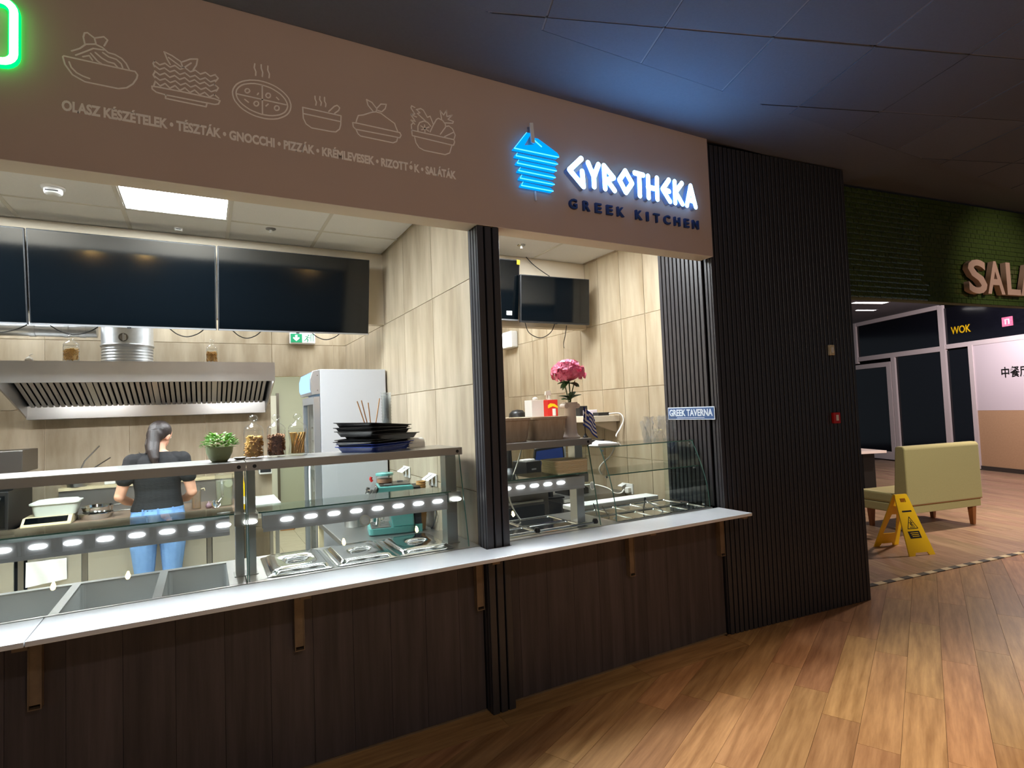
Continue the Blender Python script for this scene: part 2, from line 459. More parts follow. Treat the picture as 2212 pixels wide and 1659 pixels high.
# the hall floor stops at the black and white strip that runs on from the tall slatted wall
STRIP = (5.172, 2.985); SDIR = Vector((.9929, -.1189)); SN = Vector((.1189, .9929))
cut_s = (SN.x, SN.y, SN.x*STRIP[0]+SN.y*STRIP[1]-.02)
O_ = (2.568, 2.008); na = (-math.sin(A_), math.cos(A_)); dl = na[0]*O_[0]+na[1]*O_[1]+2*.176
n1 = planks(fl, M['plank'], A_, .176, 1.22, O_, [(na[0], na[1], dl-.0008), cut_s], (-.6, 7.2, -.1, 3.2))
n1 += planks(fl, M['plank'], A_, .176, 1.22, O_, [(-na[0], -na[1], -dl), (0, 1, 2.735), (1, 0, 3.26)], (-.6, 7.2, -.1, 3.2))
n1 += planks(fl, M['plank'], A_, .176, 1.22, O_, [(-na[0], -na[1], -dl), (-1, 0, -3.262), (0, 1, 2.93), cut_s], (-.6, 7.2, -.1, 3.2))
for i in range(4):       # border row along the counter front
    x0 = -.6+i*1.0; x1 = min(x0+1.0, 3.26)
    MB().box(0, x1-x0-.002, 0, .208, -.004, 0).build('plank', M['plank'], fl, loc=(x0, 2.738, 0))
f2 = S('floor', MB().prism([(4.9, 3.005), (5.172, 2.972), (20, 1.21), (20, 14), (4.9, 14)], XY, -.08, -.0035), M['joint'])
WD = Vector((.368, .930)); WN = Vector((-.930, .368)); W0 = Vector((14.773, 5.949))   # the far wall runs along WD
n2 = planks(f2, M['plank_s'], math.radians(68.4), .176, 1.3, (7.0, 4.0), [(-SN.x, -SN.y, -(SN.x*STRIP[0]+SN.y*STRIP[1])-.03), (-WN.x, -WN.y, -(WN.x*W0.x+WN.y*W0.y)-.02), (-1, 0, -5.0)], (5, 15.5, 1.5, 9.5))
f3 = S('floor', MB().box(-3.2, 3.4, 3.0, 10.0, -.08, -.006), M['grout'])
tiles(f3, 'tile', 'z+', 0, .55, 2.2, 6.36, 9.95, .3, 1.2, .55, 6.36, M['ktile'], .003, .006, shift=0)

# hall ceiling -------------------------------------------------------
hc = S('ceiling', MB().box(-4, 22, -9, 2.86, 3.632, 3.72).box(3.3, 22, 2.86, 3.1, 3.632, 3.72).box(-4, 5.2, 2.372, 2.8715, 3.617, 3.632), M['dceil'])
ga = math.radians(-18.4)
hg = MB()
cg, sg = math.cos(ga), math.sin(ga)
for j in range(-7, 4):
    for i in range(-5, 12):
        x0, y0 = i*.625, j*.625
        P = [(2.106+x*cg-y*sg, 2.077+x*sg+y*cg) for x, y in ((x0+.006,y0+.006),(x0+.619,y0+.006),(x0+.619,y0+.619),(x0+.006,y0+.619))]
        P = clip_poly(P, 0, 1, 2.366)
        if len(P) < 3: continue
        cx, cy = sum(p[0] for p in P)/len(P), sum(p[1] for p in P)/len(P)
        if not (-.5 < cx < 8.5 and -.6 < cy): continue
        tz = 3.612 + (RND.random()-.5)*.004
        MB().prism([(px-cx, py-cy) for px, py in P], XY, 0, .02).build('ceiling_tile', M['dtile'], hc, loc=(cx, cy, tz))
for k in range(-7, 4):
    for a, b in (((-3.2, k*.625), (7.5, k*.625)), ((k*.625+1.25, -4.4), (k*.625+1.25, 2.5)), ((k*.625+5.6, -4.4), (k*.625+5.6, 2.5))):
        q = [(2.106+x*cg-y*sg, 2.077+x*sg+y*cg) for x, y in (a, b)]
        (ax, ay), (bx, by) = q
        if max(ay, by) > 2.366:                     # the bars end at the plaster band
            if min(ay, by) > 2.366: continue
            t = (2.366-ay)/(by-ay); m_ = (ax+(bx-ax)*t, 2.366)
            (ax, ay), (bx, by) = ((ax, ay), m_) if by > 2.366 else (m_, (bx, by))
        hg.strip([(ax, ay), (bx, by)], .014, XY, 3.617, 3.63)
hg.build('ceiling_grid', M['dgrid'], hc)

# fascia over the counters --------------------------------------------
fa = S('wall_front', MB().box(-3.2, 3.28, 2.872, 3.0, 2.738, 3.64), M['fascia'])
MB().box(-3.2, 3.28, 2.871, 3.003, 2.7365, 2.7385).box(-3.2, 1.37, 3.0005, 3.003, 2.7385, 3.07).box(1.43, 3.28, 3.0005, 3.003, 2.7385, 3.085).build('soffit', M['soffit'], fa, kind='structure')  # pale inner faces added to bounce kitchen light onto the shelf items
ICONS= {'pasta_bowl':[[(-499,3212),(-407,3211),(-273,3209),(-252,3210),(-243,3197),(-246,3180),(-260,3152),(-283,3129),(-313,3118),(-429,3119),(-471,3139),(-496,3177),(-503,3207),(-499,3212)],[(-482,3191),(-475,3170),(-457,3151),(-436,3142),(-413,3137)],[(-474,3240),(-446,3259),(-426,3283),(-393,3293),(-368,3285),(-348,3268),(-324,3266),(-300,3255),(-284,3237),(-273,3212)],[(-429,3284),(-434,3312),(-430,3331),(-420,3335),(-396,3319),(-391,3297)],[(-393,3320),(-363,3334),(-350,3323),(-362,3294)],[(-460,3226),(-429,3249),(-400,3272),(-364,3275)],[(-436,3226),(-414,3237),(-403,3220)],[(-409,3248),(-386,3221),(-371,3212)],[(-393,3256),(-371,3238),(-349,3227),(-327,3226),(-315,3212)],[(-367,3263),(-346,3250),(-319,3246),(-302,3231),(-297,3215)]],'lasagne_plate':[[(-179,3277),(-160,3264),(-140,3277),(-121,3264),(-102,3277),(-82,3264),(-62,3277),(-42,3263),(-22,3276),(-2,3263),(19,3276),(39,3263),(60,3276)],[(-180,3256),(-161,3243),(-142,3255),(-122,3242),(-103,3254),(-83,3240),(-63,3253),(-43,3239),(-23,3251),(-3,3237),(18,3250),(39,3236),(59,3249)],[(-179,3231),(-160,3218),(-141,3231),(-122,3217),(-103,3230),(-84,3217),(-64,3230),(-45,3216),(-25,3230),(-5,3216),(15,3229),(35,3215),(56,3229)],[(-179,3207),(-160,3194),(-140,3206),(-121,3193),(-101,3206),(-81,3192),(-61,3205),(-41,3192),(-21,3205),(0,3191),(20,3204),(41,3190),(62,3203)],[(-178,3185),(-159,3168),(-140,3184),(-122,3167),(-102,3184),(-83,3166),(-64,3183),(-44,3166),(-25,3182),(-5,3165),(15,3181),(35,3164),(55,3181)],[(-179,3276),(-185,3264),(-180,3250)],[(60,3273),(71,3262),(59,3242)],[(-179,3226),(-185,3212),(-179,3201)],[(56,3228),(71,3216),(62,3197)],[(-178,3182),(-183,3163)],[(55,3180),(72,3166)],[(-190,3159),(-167,3161),(-74,3162),(55,3160),(77,3156),(71,3139),(55,3133),(-137,3132),(-174,3136),(-189,3147),(-190,3159)],[(-138,3131),(-139,3116),(20,3114),(24,3132)],[(-120,3277),(-131,3297),(-143,3329),(-112,3319),(-79,3301),(-70,3272),(-126,3307)],[(-73,3301),(-41,3323),(-12,3331),(-17,3301),(-30,3275)],[(-70,3272),(-38,3305)]],'pizza':[[(384,3182),(378,3168),(369,3155),(357,3144),(342,3134),(326,3125),(308,3119),(288,3115),(268,3113),(248,3114),(228,3116),(209,3121),(191,3128),(175,3136),(161,3146),(150,3158),(140,3170),(134,3184),(131,3197),(130,3211),(133,3225),(139,3238),(147,3251),(158,3262),(172,3272),(188,3280),(205,3287),(224,3291),(244,3294),(264,3294),(284,3292),(304,3288),(322,3282),(339,3273),(354,3263),(367,3251),(377,3239),(383,3225),(387,3210),(387,3196),(384,3182)],[(369,3184),(364,3173),(357,3163),(346,3154),(334,3146),(319,3140),(304,3135),(287,3132),(269,3131),(251,3131),(234,3134),(217,3138),(201,3143),(187,3151),(174,3159),(163,3168),(155,3178),(149,3189),(146,3200),(145,3211),(147,3223),(152,3233),(159,3243),(168,3252),(180,3260),(194,3266),(209,3271),(225,3275),(243,3276),(261,3276),(278,3274),(296,3271),(312,3265),(327,3258),(341,3250),(352,3240),(361,3230),(367,3219),(371,3207),(372,3196),(369,3184)],[(259,3275),(258,3132)],[(149,3206),(365,3203)],[(204,3234),(202,3229),(198,3224),(193,3221),(188,3221),(185,3224),(183,3229),(185,3235),(189,3240),(194,3242),(199,3242),(202,3239),(204,3234)],[(295,3233),(294,3227),(290,3222),(285,3219),(280,3220),(276,3223),(274,3228),(276,3234),(280,3240),(285,3242),(290,3242),(294,3239),(295,3233)],[(242,3180),(240,3174),(237,3169),(231,3166),(226,3167),(223,3170),(221,3176),(223,3182),(227,3187),(232,3189),(237,3189),(241,3186),(242,3180)],[(333,3179),(332,3173),(328,3168),(322,3165),(317,3165),(313,3169),(312,3174),(313,3180),(317,3186),(323,3188),(328,3188),(332,3185),(333,3179)],[(237,3223),(242,3232)],[(322,3230),(332,3221)],[(182,3187),(197,3177)],[(274,3176),(284,3188)],[(228,3373),(225,3353),(232,3335),(231,3316)],[(256,3376),(256,3359),(262,3339),(260,3318)],[(286,3377),(285,3357),(292,3339),(290,3319)]],'soup_bowl':[[(442,3208),(628,3206),(625,3158),(619,3135),(600,3116),(578,3113),(482,3112),(456,3127),(444,3153),(442,3208)],[(444,3177),(626,3175)],[(567,3215),(596,3249),(610,3257),(622,3247),(617,3232),(596,3212)],[(502,3279),(502,3264),(508,3250),(505,3233)],[(526,3283),(524,3267),(532,3254),(529,3237)],[(548,3284),(548,3264),(554,3252),(552,3236)]],'risotto_dish':[[(686,3183),(712,3185),(936,3182),(943,3169),(935,3152),(921,3153),(701,3151),(689,3161),(686,3183)],[(703,3149),(712,3129),(725,3120),(897,3118),(917,3129),(923,3149)],[(704,3190),(708,3205),(716,3227),(742,3236),(786,3260),(810,3268),(835,3266),(869,3247),(909,3226),(915,3208),(924,3187)],[(794,3267),(768,3294),(761,3323),(789,3314),(815,3285),(810,3270)],[(817,3291),(837,3316),(866,3321),(860,3297),(841,3275),(819,3277)]],'salad_bowl':[[(1003,3209),(1250,3206),(1254,3193),(1247,3173),(1228,3172),(1006,3179),(1003,3209)],[(1019,3172),(1025,3144),(1042,3120),(1071,3110),(1194,3109),(1222,3124),(1236,3167)],[(1039,3212),(1039,3238),(1050,3262),(1075,3275),(1097,3272),(1114,3254)],[(1109,3221),(1127,3260),(1149,3301),(1161,3310),(1186,3303),(1202,3284),(1202,3268),(1169,3220)],[(1208,3274),(1223,3279),(1244,3267),(1259,3234),(1252,3211)],[(1193,3211),(1249,3248)],[(1180,3310),(1173,3356),(1193,3335),(1211,3367),(1212,3331),(1244,3346),(1218,3316),(1251,3311),(1247,3300),(1196,3291)],[(1025,3340),(1007,3346),(1003,3333),(1024,3303),(1000,3296),(1033,3289)],[(1002,3294),(1026,3262),(1001,3265),(1022,3246)],[(1032,3330),(1059,3342),(1074,3336),(1096,3301),(1112,3311),(1125,3280),(1129,3269)],[(1038,3328),(1054,3317),(1038,3310),(1087,3276)],[(1003,3211),(1002,3240),(1014,3252)],[(1078,3254),(1079,3213)],[(1056,3245),(1101,3224)],[(1104,3248),(1059,3223)]]}
for k, pls in ICONS.items():
    b = MB()
    for pl in pls: b.rstrip([(x/1000, z/1000) for x, z in pl if 1], .0062, XZ, 2.8706, 2.8722, 6)
    b.build('printed_icon', M['print'], fa)
def fascia_word(s, x0, x1, z, h, m, bold=.0):
    me = text_mesh(s, h/.73, m, 1.0, .0016, bold)
    w = max(v.co.x for v in me.vertices)-min(v.co.x for v in me.vertices); mn = min(v.co.x for v in me.vertices)
    for v in me.vertices: v.co.x = (v.co.x-mn)*(x1-x0)/w
    return place(me, 'lettering', fa, (x0, 2.8712, z))
fascia_word('OLASZ KÉSZÉTELEK • TÉSZTÁK • GNOCCHI • PIZZÁK • KRÉMLEVESEK • RIZOTTÓK • SALÁTÁK', -.507, 1.256, 2.981, .043, M['print'], .0026)

# kitchen shell ---------------------------------------------------------
wp = S('wall_partition', MB().box(1.384, 1.42, 3.0, 6.36, 0, 3.14), M['grout'])
tiles(wp, 'wall_tile', 'x-', 1.376, 3.0, 6.352, 0, 3.08, .62, .622, 3.0, -.036, M['tile'], .005)
wr = S('wall_right', MB().box(3.319, 3.42, 3.47, 6.36, 0, 3.14), M['grout'])
tiles(wr, 'wall_tile', 'x-', 3.311, 3.47, 6.352, 0, 3.10, .315, .622, 3.345, -.036, M['tile_r'], .005)
DOORX = (.60, 1.30, 2.117)
wb = S('wall_back', MB().box(-3.2, DOORX[0], 6.36, 6.46, 0, 3.14).box(DOORX[1], 3.42, 6.36, 6.46, 0, 3.14).box(DOORX[0], DOORX[1], 6.36, 6.46, DOORX[2], 3.14), M['grout'])
tiles(wb, 'wall_tile', 'y-', 6.352, -2.48, 3.31, 0, 3.10, .62, .622, -2.48, -.036, M['tile'], .005, holes=((DOORX[0], DOORX[1], -1, DOORX[2]),))
S('wall_left', MB().box(-3.3, -3.2, 3.0, 6.4, 0, 3.14), M['plaster'])
S('wall_bulkhead', MB().box(-3.2, 1.375, 4.80, 4.90, 2.452, 3.07), M['plaster'])
S('wall_bulkhead', MB().box(1.42, 3.309, 4.50, 4.60, 2.437, 3.085), M['plaster'])
# passage behind the doorway
S('wall_passage', MB().box(.2, 3.4, 9.95, 10.05, 0, 2.9).box(2.2, 2.3, 6.46, 9.95, 0, 2.9).box(.1, .2, 6.46, 9.95, 0, 2.9).box(.1, 2.3, 6.46, 10.0, 2.8, 2.9), M['gwall'])
dr = S('door_1', MB().box(.78, 1.02, 9.90, 9.95, 0, 2.05), M['door'])
MB().box(.74, .78, 9.89, 9.95, 0, 2.09).box(1.02, 1.06, 9.89, 9.95, 0, 2.09).build('door_frame', M['dsteel'], dr)
MB().box(1.26, 1.34, 9.91, 9.95, 1.15, 1.24).build('switch', M['white'], dr)

# kitchen ceilings -------------------------------------------------------
kc = S('ceiling', MB().box(-3.2, 1.384, 3.0, 6.36, 3.092, 3.14).box(1.42, 3.32, 3.0, 6.36, 3.107, 3.14), M['ctile'])
LIGHTS = [(-.455, 3.74), (-1.695, 3.74), (-.455, 5.60), (.785, 5.60), (-1.695, 5.60), (-1.695, 3.12), (-.455, 3.12)]  # last pair added out of view behind the soffit for extra light
LIGHTS_R = [(2.10, 3.36), (2.10, 5.22), (1.48, 3.36)]  # last one added behind the pillar to brighten the right counter
hl = [(x, x+.62, y, y+.62) for x, y in LIGHTS]
tiles(kc, 'ceiling_tile', 'z-', 3.073, -3.2, 1.372, 3.0, 6.35, .62, .62, -3.555, 2.50, M['ctile'], .022, .016, holes=hl)
tiles(kc, 'ceiling_tile', 'z-', 3.088, 1.42, 3.31, 3.0, 6.35, .62, .62, .86, 2.74, M['ctile'], .022, .016, holes=[(x, x+.62, y, y+.62) for x, y in LIGHTS_R])
g = MB()
for k in range(8): g.box(-3.555+.62*k-.012, -3.555+.62*k+.012, 3.0, 6.35, 3.070, 3.092)
for k in range(7): g.box(-3.2, 1.372, 2.50+.62*k-.012 if k else 3.0, 2.50+.62*k+.012 if k else 3.01, 3.071, 3.092)
for k in range(4): g.box(.86+.62*k-.01 if k else 1.43, .86+.62*k+.01 if k else 1.44, 3.0, 6.35, 3.085, 3.107)
for k in range(6): g.box(1.43, 3.31, 3.36+.62*k-.01 if k<5 else 6.3, 3.36+.62*k+.01 if k<5 else 6.31, 3.086, 3.107)
g.build('ceiling_grid', M['grid'], kc)
LLAB = ['bright square ceiling panel light beside the smoke detector', 'square ceiling panel light at the left end of the kitchen', 'square ceiling panel light behind the screens over the cook', 'square ceiling panel light over the fridge behind the screens', 'square ceiling panel light over the left back corner', 'added unseen panel light behind the soffit over the empty wells', 'added unseen panel light behind the soffit over the double post']
for (x, y), lb in zip(LIGHTS, LLAB):
    t = thing('ceiling_light', lb, 'ceiling light', (x+.31, y+.31, 3.074))
    MB().box(-.288, .288, -.288, .288, 0, .004).build('diffuser', M['lamp' if y < 4 else 'lamp2'], t)
    fr = MB()
    for a, b_, c, d in ((-.3,.3,-.3,-.288), (-.3,.3,.288,.3), (-.3,-.288,-.288,.288), (.288,.3,-.288,.288)): fr.box(a, b_, c, d, -.002, .014)
    fr.build('frame', M['grid'], t)
for (x, y), lb in zip(LIGHTS_R, ['square ceiling panel light just inside the right counter opening', 'square ceiling panel light behind the two smaller screens', 'added unseen panel light behind the slim pillar top']):
    t = thing('ceiling_light', lb, 'ceiling light', (x+.31, y+.31, 3.089))
    MB().box(-.288, .288, -.288, .288, 0, .004).build('diffuser', M['lamp3'], t)
    fr = MB()
    for a, b_, c, d in ((-.3,.3,-.3,-.288), (-.3,.3,.288,.3), (-.3,-.288,-.288,.288), (.288,.3,-.288,.288)): fr.box(a, b_, c, d, -.002, .014)
    fr.build('frame', M['grid'], t)
lamp('shelf_downlight', 'SPOT', (3.16, 5.05, 3.0), 14, (1, .93, .82), .03, (3.3, 5.1, 1.6), cone=1.6, blend=.8)

# counter front, boards one by one ----------------------------------------
cf = S('wall_counter', MB().box(-3.2, 1.372, 2.9642, 2.977, 0, .884).box(1.372, 3.299, 2.9642, 2.977, 0, .884), M['felt'])
x = -1.66
while x < 3.29:
    x1 = min(x+.192, 3.296)
    if not (x > 1.368 and x1 < 1.518):
        segs = [(x, x1)]
        if x < 1.368 < x1: segs = [(x, 1.368)] + ([(1.518, x1)] if x1 > 1.53 else [])
        elif x < 1.518 < x1: segs = [(1.518, x1)]
        for a, b_ in segs: MB().box(0, b_-a-.0016, 0, .014, .006, .884).build('board', M['board'], cf, loc=(a, 2.950, 0))
    x = x1
S('trim_1', MB().box(-3.2, 1.37, 2.942, 2.951, 0, .008).box(1.52, 3.29, 2.942, 2.951, 0, .008), M['bronze'])

# ------------------------------------------------------------------ counters
def notch(x0, x1, y0, y1, a, b_, c): return [(x0,y0),(x1,y0),(x1,y1),(b_,y1),(b_,c),(a,c),(a,y1),(x0,y1)]
tag(MB().prism(notch(-.578, 3.292, 2.668, 2.957, 1.364, 1.522, 2.864), XY, .885, .905).build('counter_slab', M['counter'], bevel=.002), 'long white quartz counter slab running under both openings past the black pillar', 'counter')
tag(MB().box(-3.2, -.581, 2.668, 2.957, .885, .905).build('counter_slab', M['counter'], bevel=.002), 'white quartz counter slab left of the butt joint', 'counter')
br0 = None
for x, lb in ((-.6, 'bronze counter bracket nearest the butt joint in the slab'), (.385, 'bronze counter bracket below the first lidded pan'), (1.337, 'bronze counter bracket against the black pillar'), (2.425, 'bronze counter bracket in the middle of the right counter'), (3.262, 'bronze counter bracket beside the tall slatted wall')):
    t = thing('counter_bracket', lb, 'bracket', (x, 2.95, .57), group='brackets under the counter')
    MB().box(-.022, -.018, -.04, 0, 0, .294).box(.018, .022, -.04, 0, 0, .294).box(-.018, .018, -.036, -.03, .014, .294).box(-.022, .022, -.042, 0, -.004, 0).build('upright', M['bronze'], t)
    MB().box(-.022, .022, -.25, 0, .294, .3148).build('arm', M['bronze'], t)

# ------------------------------------------------------------------ slatted pillars and walls
_sl = {}
def slat(parent, loc, w, d, h, rot=0):
    k = (round(w, 4), round(d, 4), round(h, 3))
    if k not in _sl: _sl[k] = MB().box(0, w, 0, d, 0, h).mesh('slat', M['slat'], bevel=.003, seg=1)
    place(_sl[k], 'slat', parent, loc, (0, 0, rot))
t = thing('slatted_pillar', 'slim black slatted pillar between the two counter openings', 'pillar', (1.372, 2.874, 0))
MB().box(.009, .141, .014, .119, 0, 2.735).build('core', M['felt'], t)
for k in range(3): slat(t, (k*.0505+.002, 0, 0), .041, .014, 2.735)
for k in range(3): slat(t, (0, .018+k*.0365, 0), .010, .028, 2.735)
for k in range(3): slat(t, (.1405, .018+k*.0365, 0), .010, .028, 2.735)
pa = math.radians(-5.2)
t = thing('slatted_wall_box', 'tall black slatted wall box from floor to ceiling beside the right counter', 'pillar', (3.302, 2.913, 0), pa)
MB().box(.012, 1.508, .014, .40, 0, 3.606).build('core', M['felt'], t)
for k in range(34): slat(t, (.002+k*.0446, 0, 0), .034, .014, 3.606)
for k in range(2): slat(t, (-.0, .017+k*.034, 0), .011, .026, 3.606)
for k in range(8): slat(t, (1.509, .02+k*.0446, 0), .012, .034, 3.606)
t = thing('slat_cladding', 'grey lit slatted panel on the side wall behind the glass display case', 'panel', (3.312, 3.004, .906))
MB().box(-.002, .004, .0, .462, 0, 2.16).build('backing', M['felt'], t)
for k in range(11): slat(t, (-.014, .002+k*.0424, 0), .013, .032, 2.16)

# ------------------------------------------------------------------ dining room next door
ang = math.atan2(SDIR.y, SDIR.x)
gw = S('wall_side', MB().box(-.06, 6.0, .012, .10, 2.58, 3.61), M['ggrout'], loc=(STRIP[0], STRIP[1], 0), rot=(0, 0, ang))
tw, thh = .0745, .0490
tm = None; rest = MB(); cnt = 0
bmz = MB().box(0, tw-.004, 0, .012, 0, thh-.007).mesh('tile', M['gtile'], bevel=.0035, seg=2, smooth=50)
rows = int((3.632-2.584)/thh)
order = sorted([(i, j) for j in range(rows) for i in range(56)], key=lambda q: q[0])
for i, j in order:
    u = -.055+i*tw+(tw/2 if j % 2 else 0); z = 2.584+j*thh
    rx, rz_ = (RND.random()-.5)*.06, (RND.random()-.5)*.06
    if cnt < 298:
        place(bmz, 'tile', gw, (u, 0, z), (rx, 0, rz_)); cnt += 1
    else:
        rest.hexa([(u+p*(tw-.004), q*.012+(rz_*p*tw)+(rx*r*thh), z+r*(thh-.007)) for p, q, r in ((0,0,0),(1,0,0),(1,1,0),(0,1,0),(0,0,1),(1,0,1),(1,1,1),(0,1,1))])
rest.build('tile', M['gtile'], gw, kind='stuff')
S('ceiling', MB().prism([(4.9, 3.15), (20, 1.4), (20, 14), (4.9, 14)], XY, 3.742, 3.80), M['dceil'])
# far wall with its white window frames; local x runs along the wall away from the hall
wa = math.atan2(WD.y, WD.x)
ww = S('wall_far', MB().box(-4.5, 4.6, -.14, -.02, 0, 3.742), M['felt'], loc=(W0.x, W0.y, 0), rot=(0, 0, wa))
def far(name, x0, x1, z0, z1, y0=-.02, y1=.03, m='wframe'): return MB().box(x0, x1, y0, y1, z0, z1).build(name, M[m], ww)
far('wall_panel', -4.5, .03, 1.285, 2.70, m='wpanel'); far('wall_panel', -4.5, .02, .09, 1.283, m='tan')
far('baseboard', -4.5, .03, 0, .09, y1=.045, m='dsteel')
wn = S('window_1', MB().box(.13, .70, -.02, .0, .14, 2.66).box(.83, 2.18, -.02, .0, .14, 2.66).box(.83, 3.47, -.02, 0, 2.78, 3.64).box(-4.5, .70, -.02, 0, 2.80, 3.64), M['dglass'], loc=(W0.x, W0.y, 0), rot=(0, 0, wa))
for q in ((.03,.13,.02,2.72), (.70,.83,.02,3.72), (2.18,2.30,.02,2.66), (3.47,3.58,2.60,3.72)): MB().box(q[0], q[1], -.02, .05, q[2], q[3]).build('frame', M['wframe'], wn)
for q in ((.83,3.58,3.64,3.74), (2.30,3.58,2.66,2.78), (.83,2.30,2.66,2.78), (-4.5,.70,2.70,2.80), (.13,2.18,.02,.14)): MB().box(q[0], q[1], -.02, .04, q[2], q[3]).build('frame', M['wframe'], wn)
d2 = S('door_2', MB().box(2.45, 3.9, -.02, .0, .22, 2.44), M['dglass'], loc=(W0.x, W0.y, 0), rot=(0, 0, wa))
for q in ((2.32,2.46,.02,2.56), (2.46,3.95,2.44,2.56), (2.46,3.95,.02,.22)): MB().box(q[0], q[1], -.0, .055, q[2], q[3]).build('frame', M['wframe'], d2)
def far_text(s, x_right, x_left, z, h, m, nm='lettering'):
    me = text_mesh(s, h/.73, M[m], 1, .004, .004)
    mn = min(v.co.x for v in me.vertices); w = max(v.co.x for v in me.vertices)-mn
    for v in me.vertices: v.co.x = (v.co.x-mn)*(x_left-x_right)/w
    # reads from the hall: local x decreases from left to right
    return place(me, nm, ww, (x_left, .012, z), (0, 0, PI))
far_text('WOK', .06, .545, 3.02, .17, 'yellow')
MB().box(-.86, -.64, 0, .012, 3.01, 3.20).build('logo', M['pink'], ww)
MB().box(-.80, -.77, .012, .016, 3.05, 3.16).box(-.77, -.70, .012, .016, 3.14, 3.16).box(-.73, -.70, .012, .016, 3.05, 3.14).build('logo', M['wpanel'], ww)
far_text('中餐厅', -1.13, -.565, 1.98, .17, 'blk').location.y = .032

# ------------------------------------------------------------------ signs
LOGO= [[(1618,3211),(1707,3324),(1731,3326),(1734,3314),(1689,3243),(1749,3258),(1809,3256),(1754,3290),(1762,3302),(1786,3303),(1921,3241),(1935,3225),(1931,3214)],[(1628,3168),(1637,3186),(1904,3187),(1925,3175),(1921,3168)],[(1634,3125),(1645,3145),(1898,3145),(1914,3131),(1910,3124)],[(1642,3081),(1654,3101),(1885,3099),(1904,3087),(1900,3080)],[(1651,3037),(1662,3058),(1875,3050),(1895,3041),(1891,3036)],[(1657,2994),(1669,3017),(1862,3011),(1883,2999),(1880,2993)]]
SPIT= [[(1727,3384),(1750,3389),(1758,3266),(1733,3265)],[(1765,2986),(1774,2987),(1778,2932),(1768,2930)]]
LET= {'G':[[(2099,3235),(2006,3148),(2107,3058),(2102,3153)]],'Y':[[(2151,3218),(2192,3134),(2233,3220)],[(2192,3134),(2191,3071)]],'R':[[(2277,3221),(2279,3072)],[(2277,3221),(2352,3155),(2298,3131)],[(2298,3131),(2355,3071)]],'O':[[(2453,3217),(2400,3148),(2450,3073),(2506,3143),(2453,3217)]],'T':[[(2533,3218),(2606,3215)],[(2572,3211),(2569,3069)]],'H':[[(2649,3215),(2646,3068)],[(2728,3215),(2724,3068)],[(2644,3139),(2726,3138)]],'E':[[(2838,3220),(2776,3146),(2840,3069)],[(2776,3146),(2835,3139)]],'K':[[(2892,3217),(2888,3067)],[(2960,3216),(2897,3146),(2956,3068)]],'A':[[(2999,3065),(3044,3211),(3084,3065)],[(3015,3109),(3065,3104)]]}
t = thing('illuminated_sign', 'white glowing angular letter sign mounted on the fascia above the right counter', 'sign', (2.0, 2.86, 3.0))
for ch in ('G', 'Y', 'R', 'O', 'T', 'H', 'E', 'K', 'A'):
    b = MB(); b2 = MB()
    for pl in LET[ch]:
        q = [(x/1000-2.0, z/1000-3.0) for x, z in pl]
        b.rstrip(q, .034, XZ, -.030, -.0285); b2.rstrip(q, .032, XZ, -.0283, .012)
    o = b.build('letter', M['letter'], t)
    b2.build('casing', M['casing'], o)
t = thing('unlit_sign', 'dark blue unlit letters in a row below the glowing white sign', 'sign', (2.013, 2.863, 2.9195))
for ch, x0, x1 in (('G', 0, .062), ('R', .109, .163), ('E', .206, .257), ('E', .299, .350), ('K', .388, .447), ('K', .548, .606), ('I', .646, .664), ('T', .712, .766), ('C', .806, .866), ('H', .905, .962), ('E', 1.003, 1.050), ('N', 1.085, 1.146)):
    me = text_mesh(ch, .062/.73, M['navy'], 1, .016, .0022)
    mn = min(v.co.x for v in me.vertices); w_ = max(v.co.x for v in me.vertices)-mn
    for v in me.vertices: v.co.x = (v.co.x-mn)*(x1-x0)*.98/w_
    place(me, 'letter', t, (x0*.98, 0, 0))
t = thing('logo_sign', 'glowing blue stacked skewer emblem left of the white letters', 'sign', (1.78, 2.86, 3.15))
for pl in LOGO:
    q = [(x/1000-1.78, z/1000-3.15) for x, z in pl]
    o = MB().prism(q, XZ, -.026, .006).build('slab', M['logo'], t)
    e = MB()
    if len(pl) > 6:
        e.strip([q[0], (q[-1][0], q[-1][1])], .005, XZ, -.030, -.025).strip([q[7], q[6]], .005, XZ, -.030, -.025).strip([q[0], q[1]], .003, XZ, -.029, -.025)
    else:
        e.strip([q[0], q[-1]], .005, XZ, -.030, -.025).strip([q[0], q[1]], .003, XZ, -.029, -.025)
    e.build('lit_edge', M['logoe'], o)
for pl in SPIT:
    sp = MB(); sp.prism([(x/1000-1.78, z/1000-3.15) for x, z in pl], XZ, -.036 if pl[0][1] > 3200 else 0, .009 if pl[0][1] < 3200 else -.028)
    sp.build('spit', M['white'], t)
# last letter of a green neon word, cut by the frame
t = thing('neon_letter', 'round-cornered green glowing neon letter at the upper left end of the fascia', 'sign', (-.72, 2.85, 3.13))
pts = []
for cx, cz, a0 in ((-.02+.045, .205, 90), (-.02+.045, .035, 0), (-.105, .035, -90), (-.105, .205, 180)):
    for k in range(6):
        a = math.radians(a0-18*k); pts.append((cx+.04*math.cos(a), 0, cz+.04*math.sin(a)))
MB().tube(pts, .0145, 8, closed=True).build('tube', M['neon'], t, smooth=60)
MB().tube([(p[0], .012, p[2]) for p in pts], .021, 6, closed=True).build('backing', M['neons'], t, smooth=60)

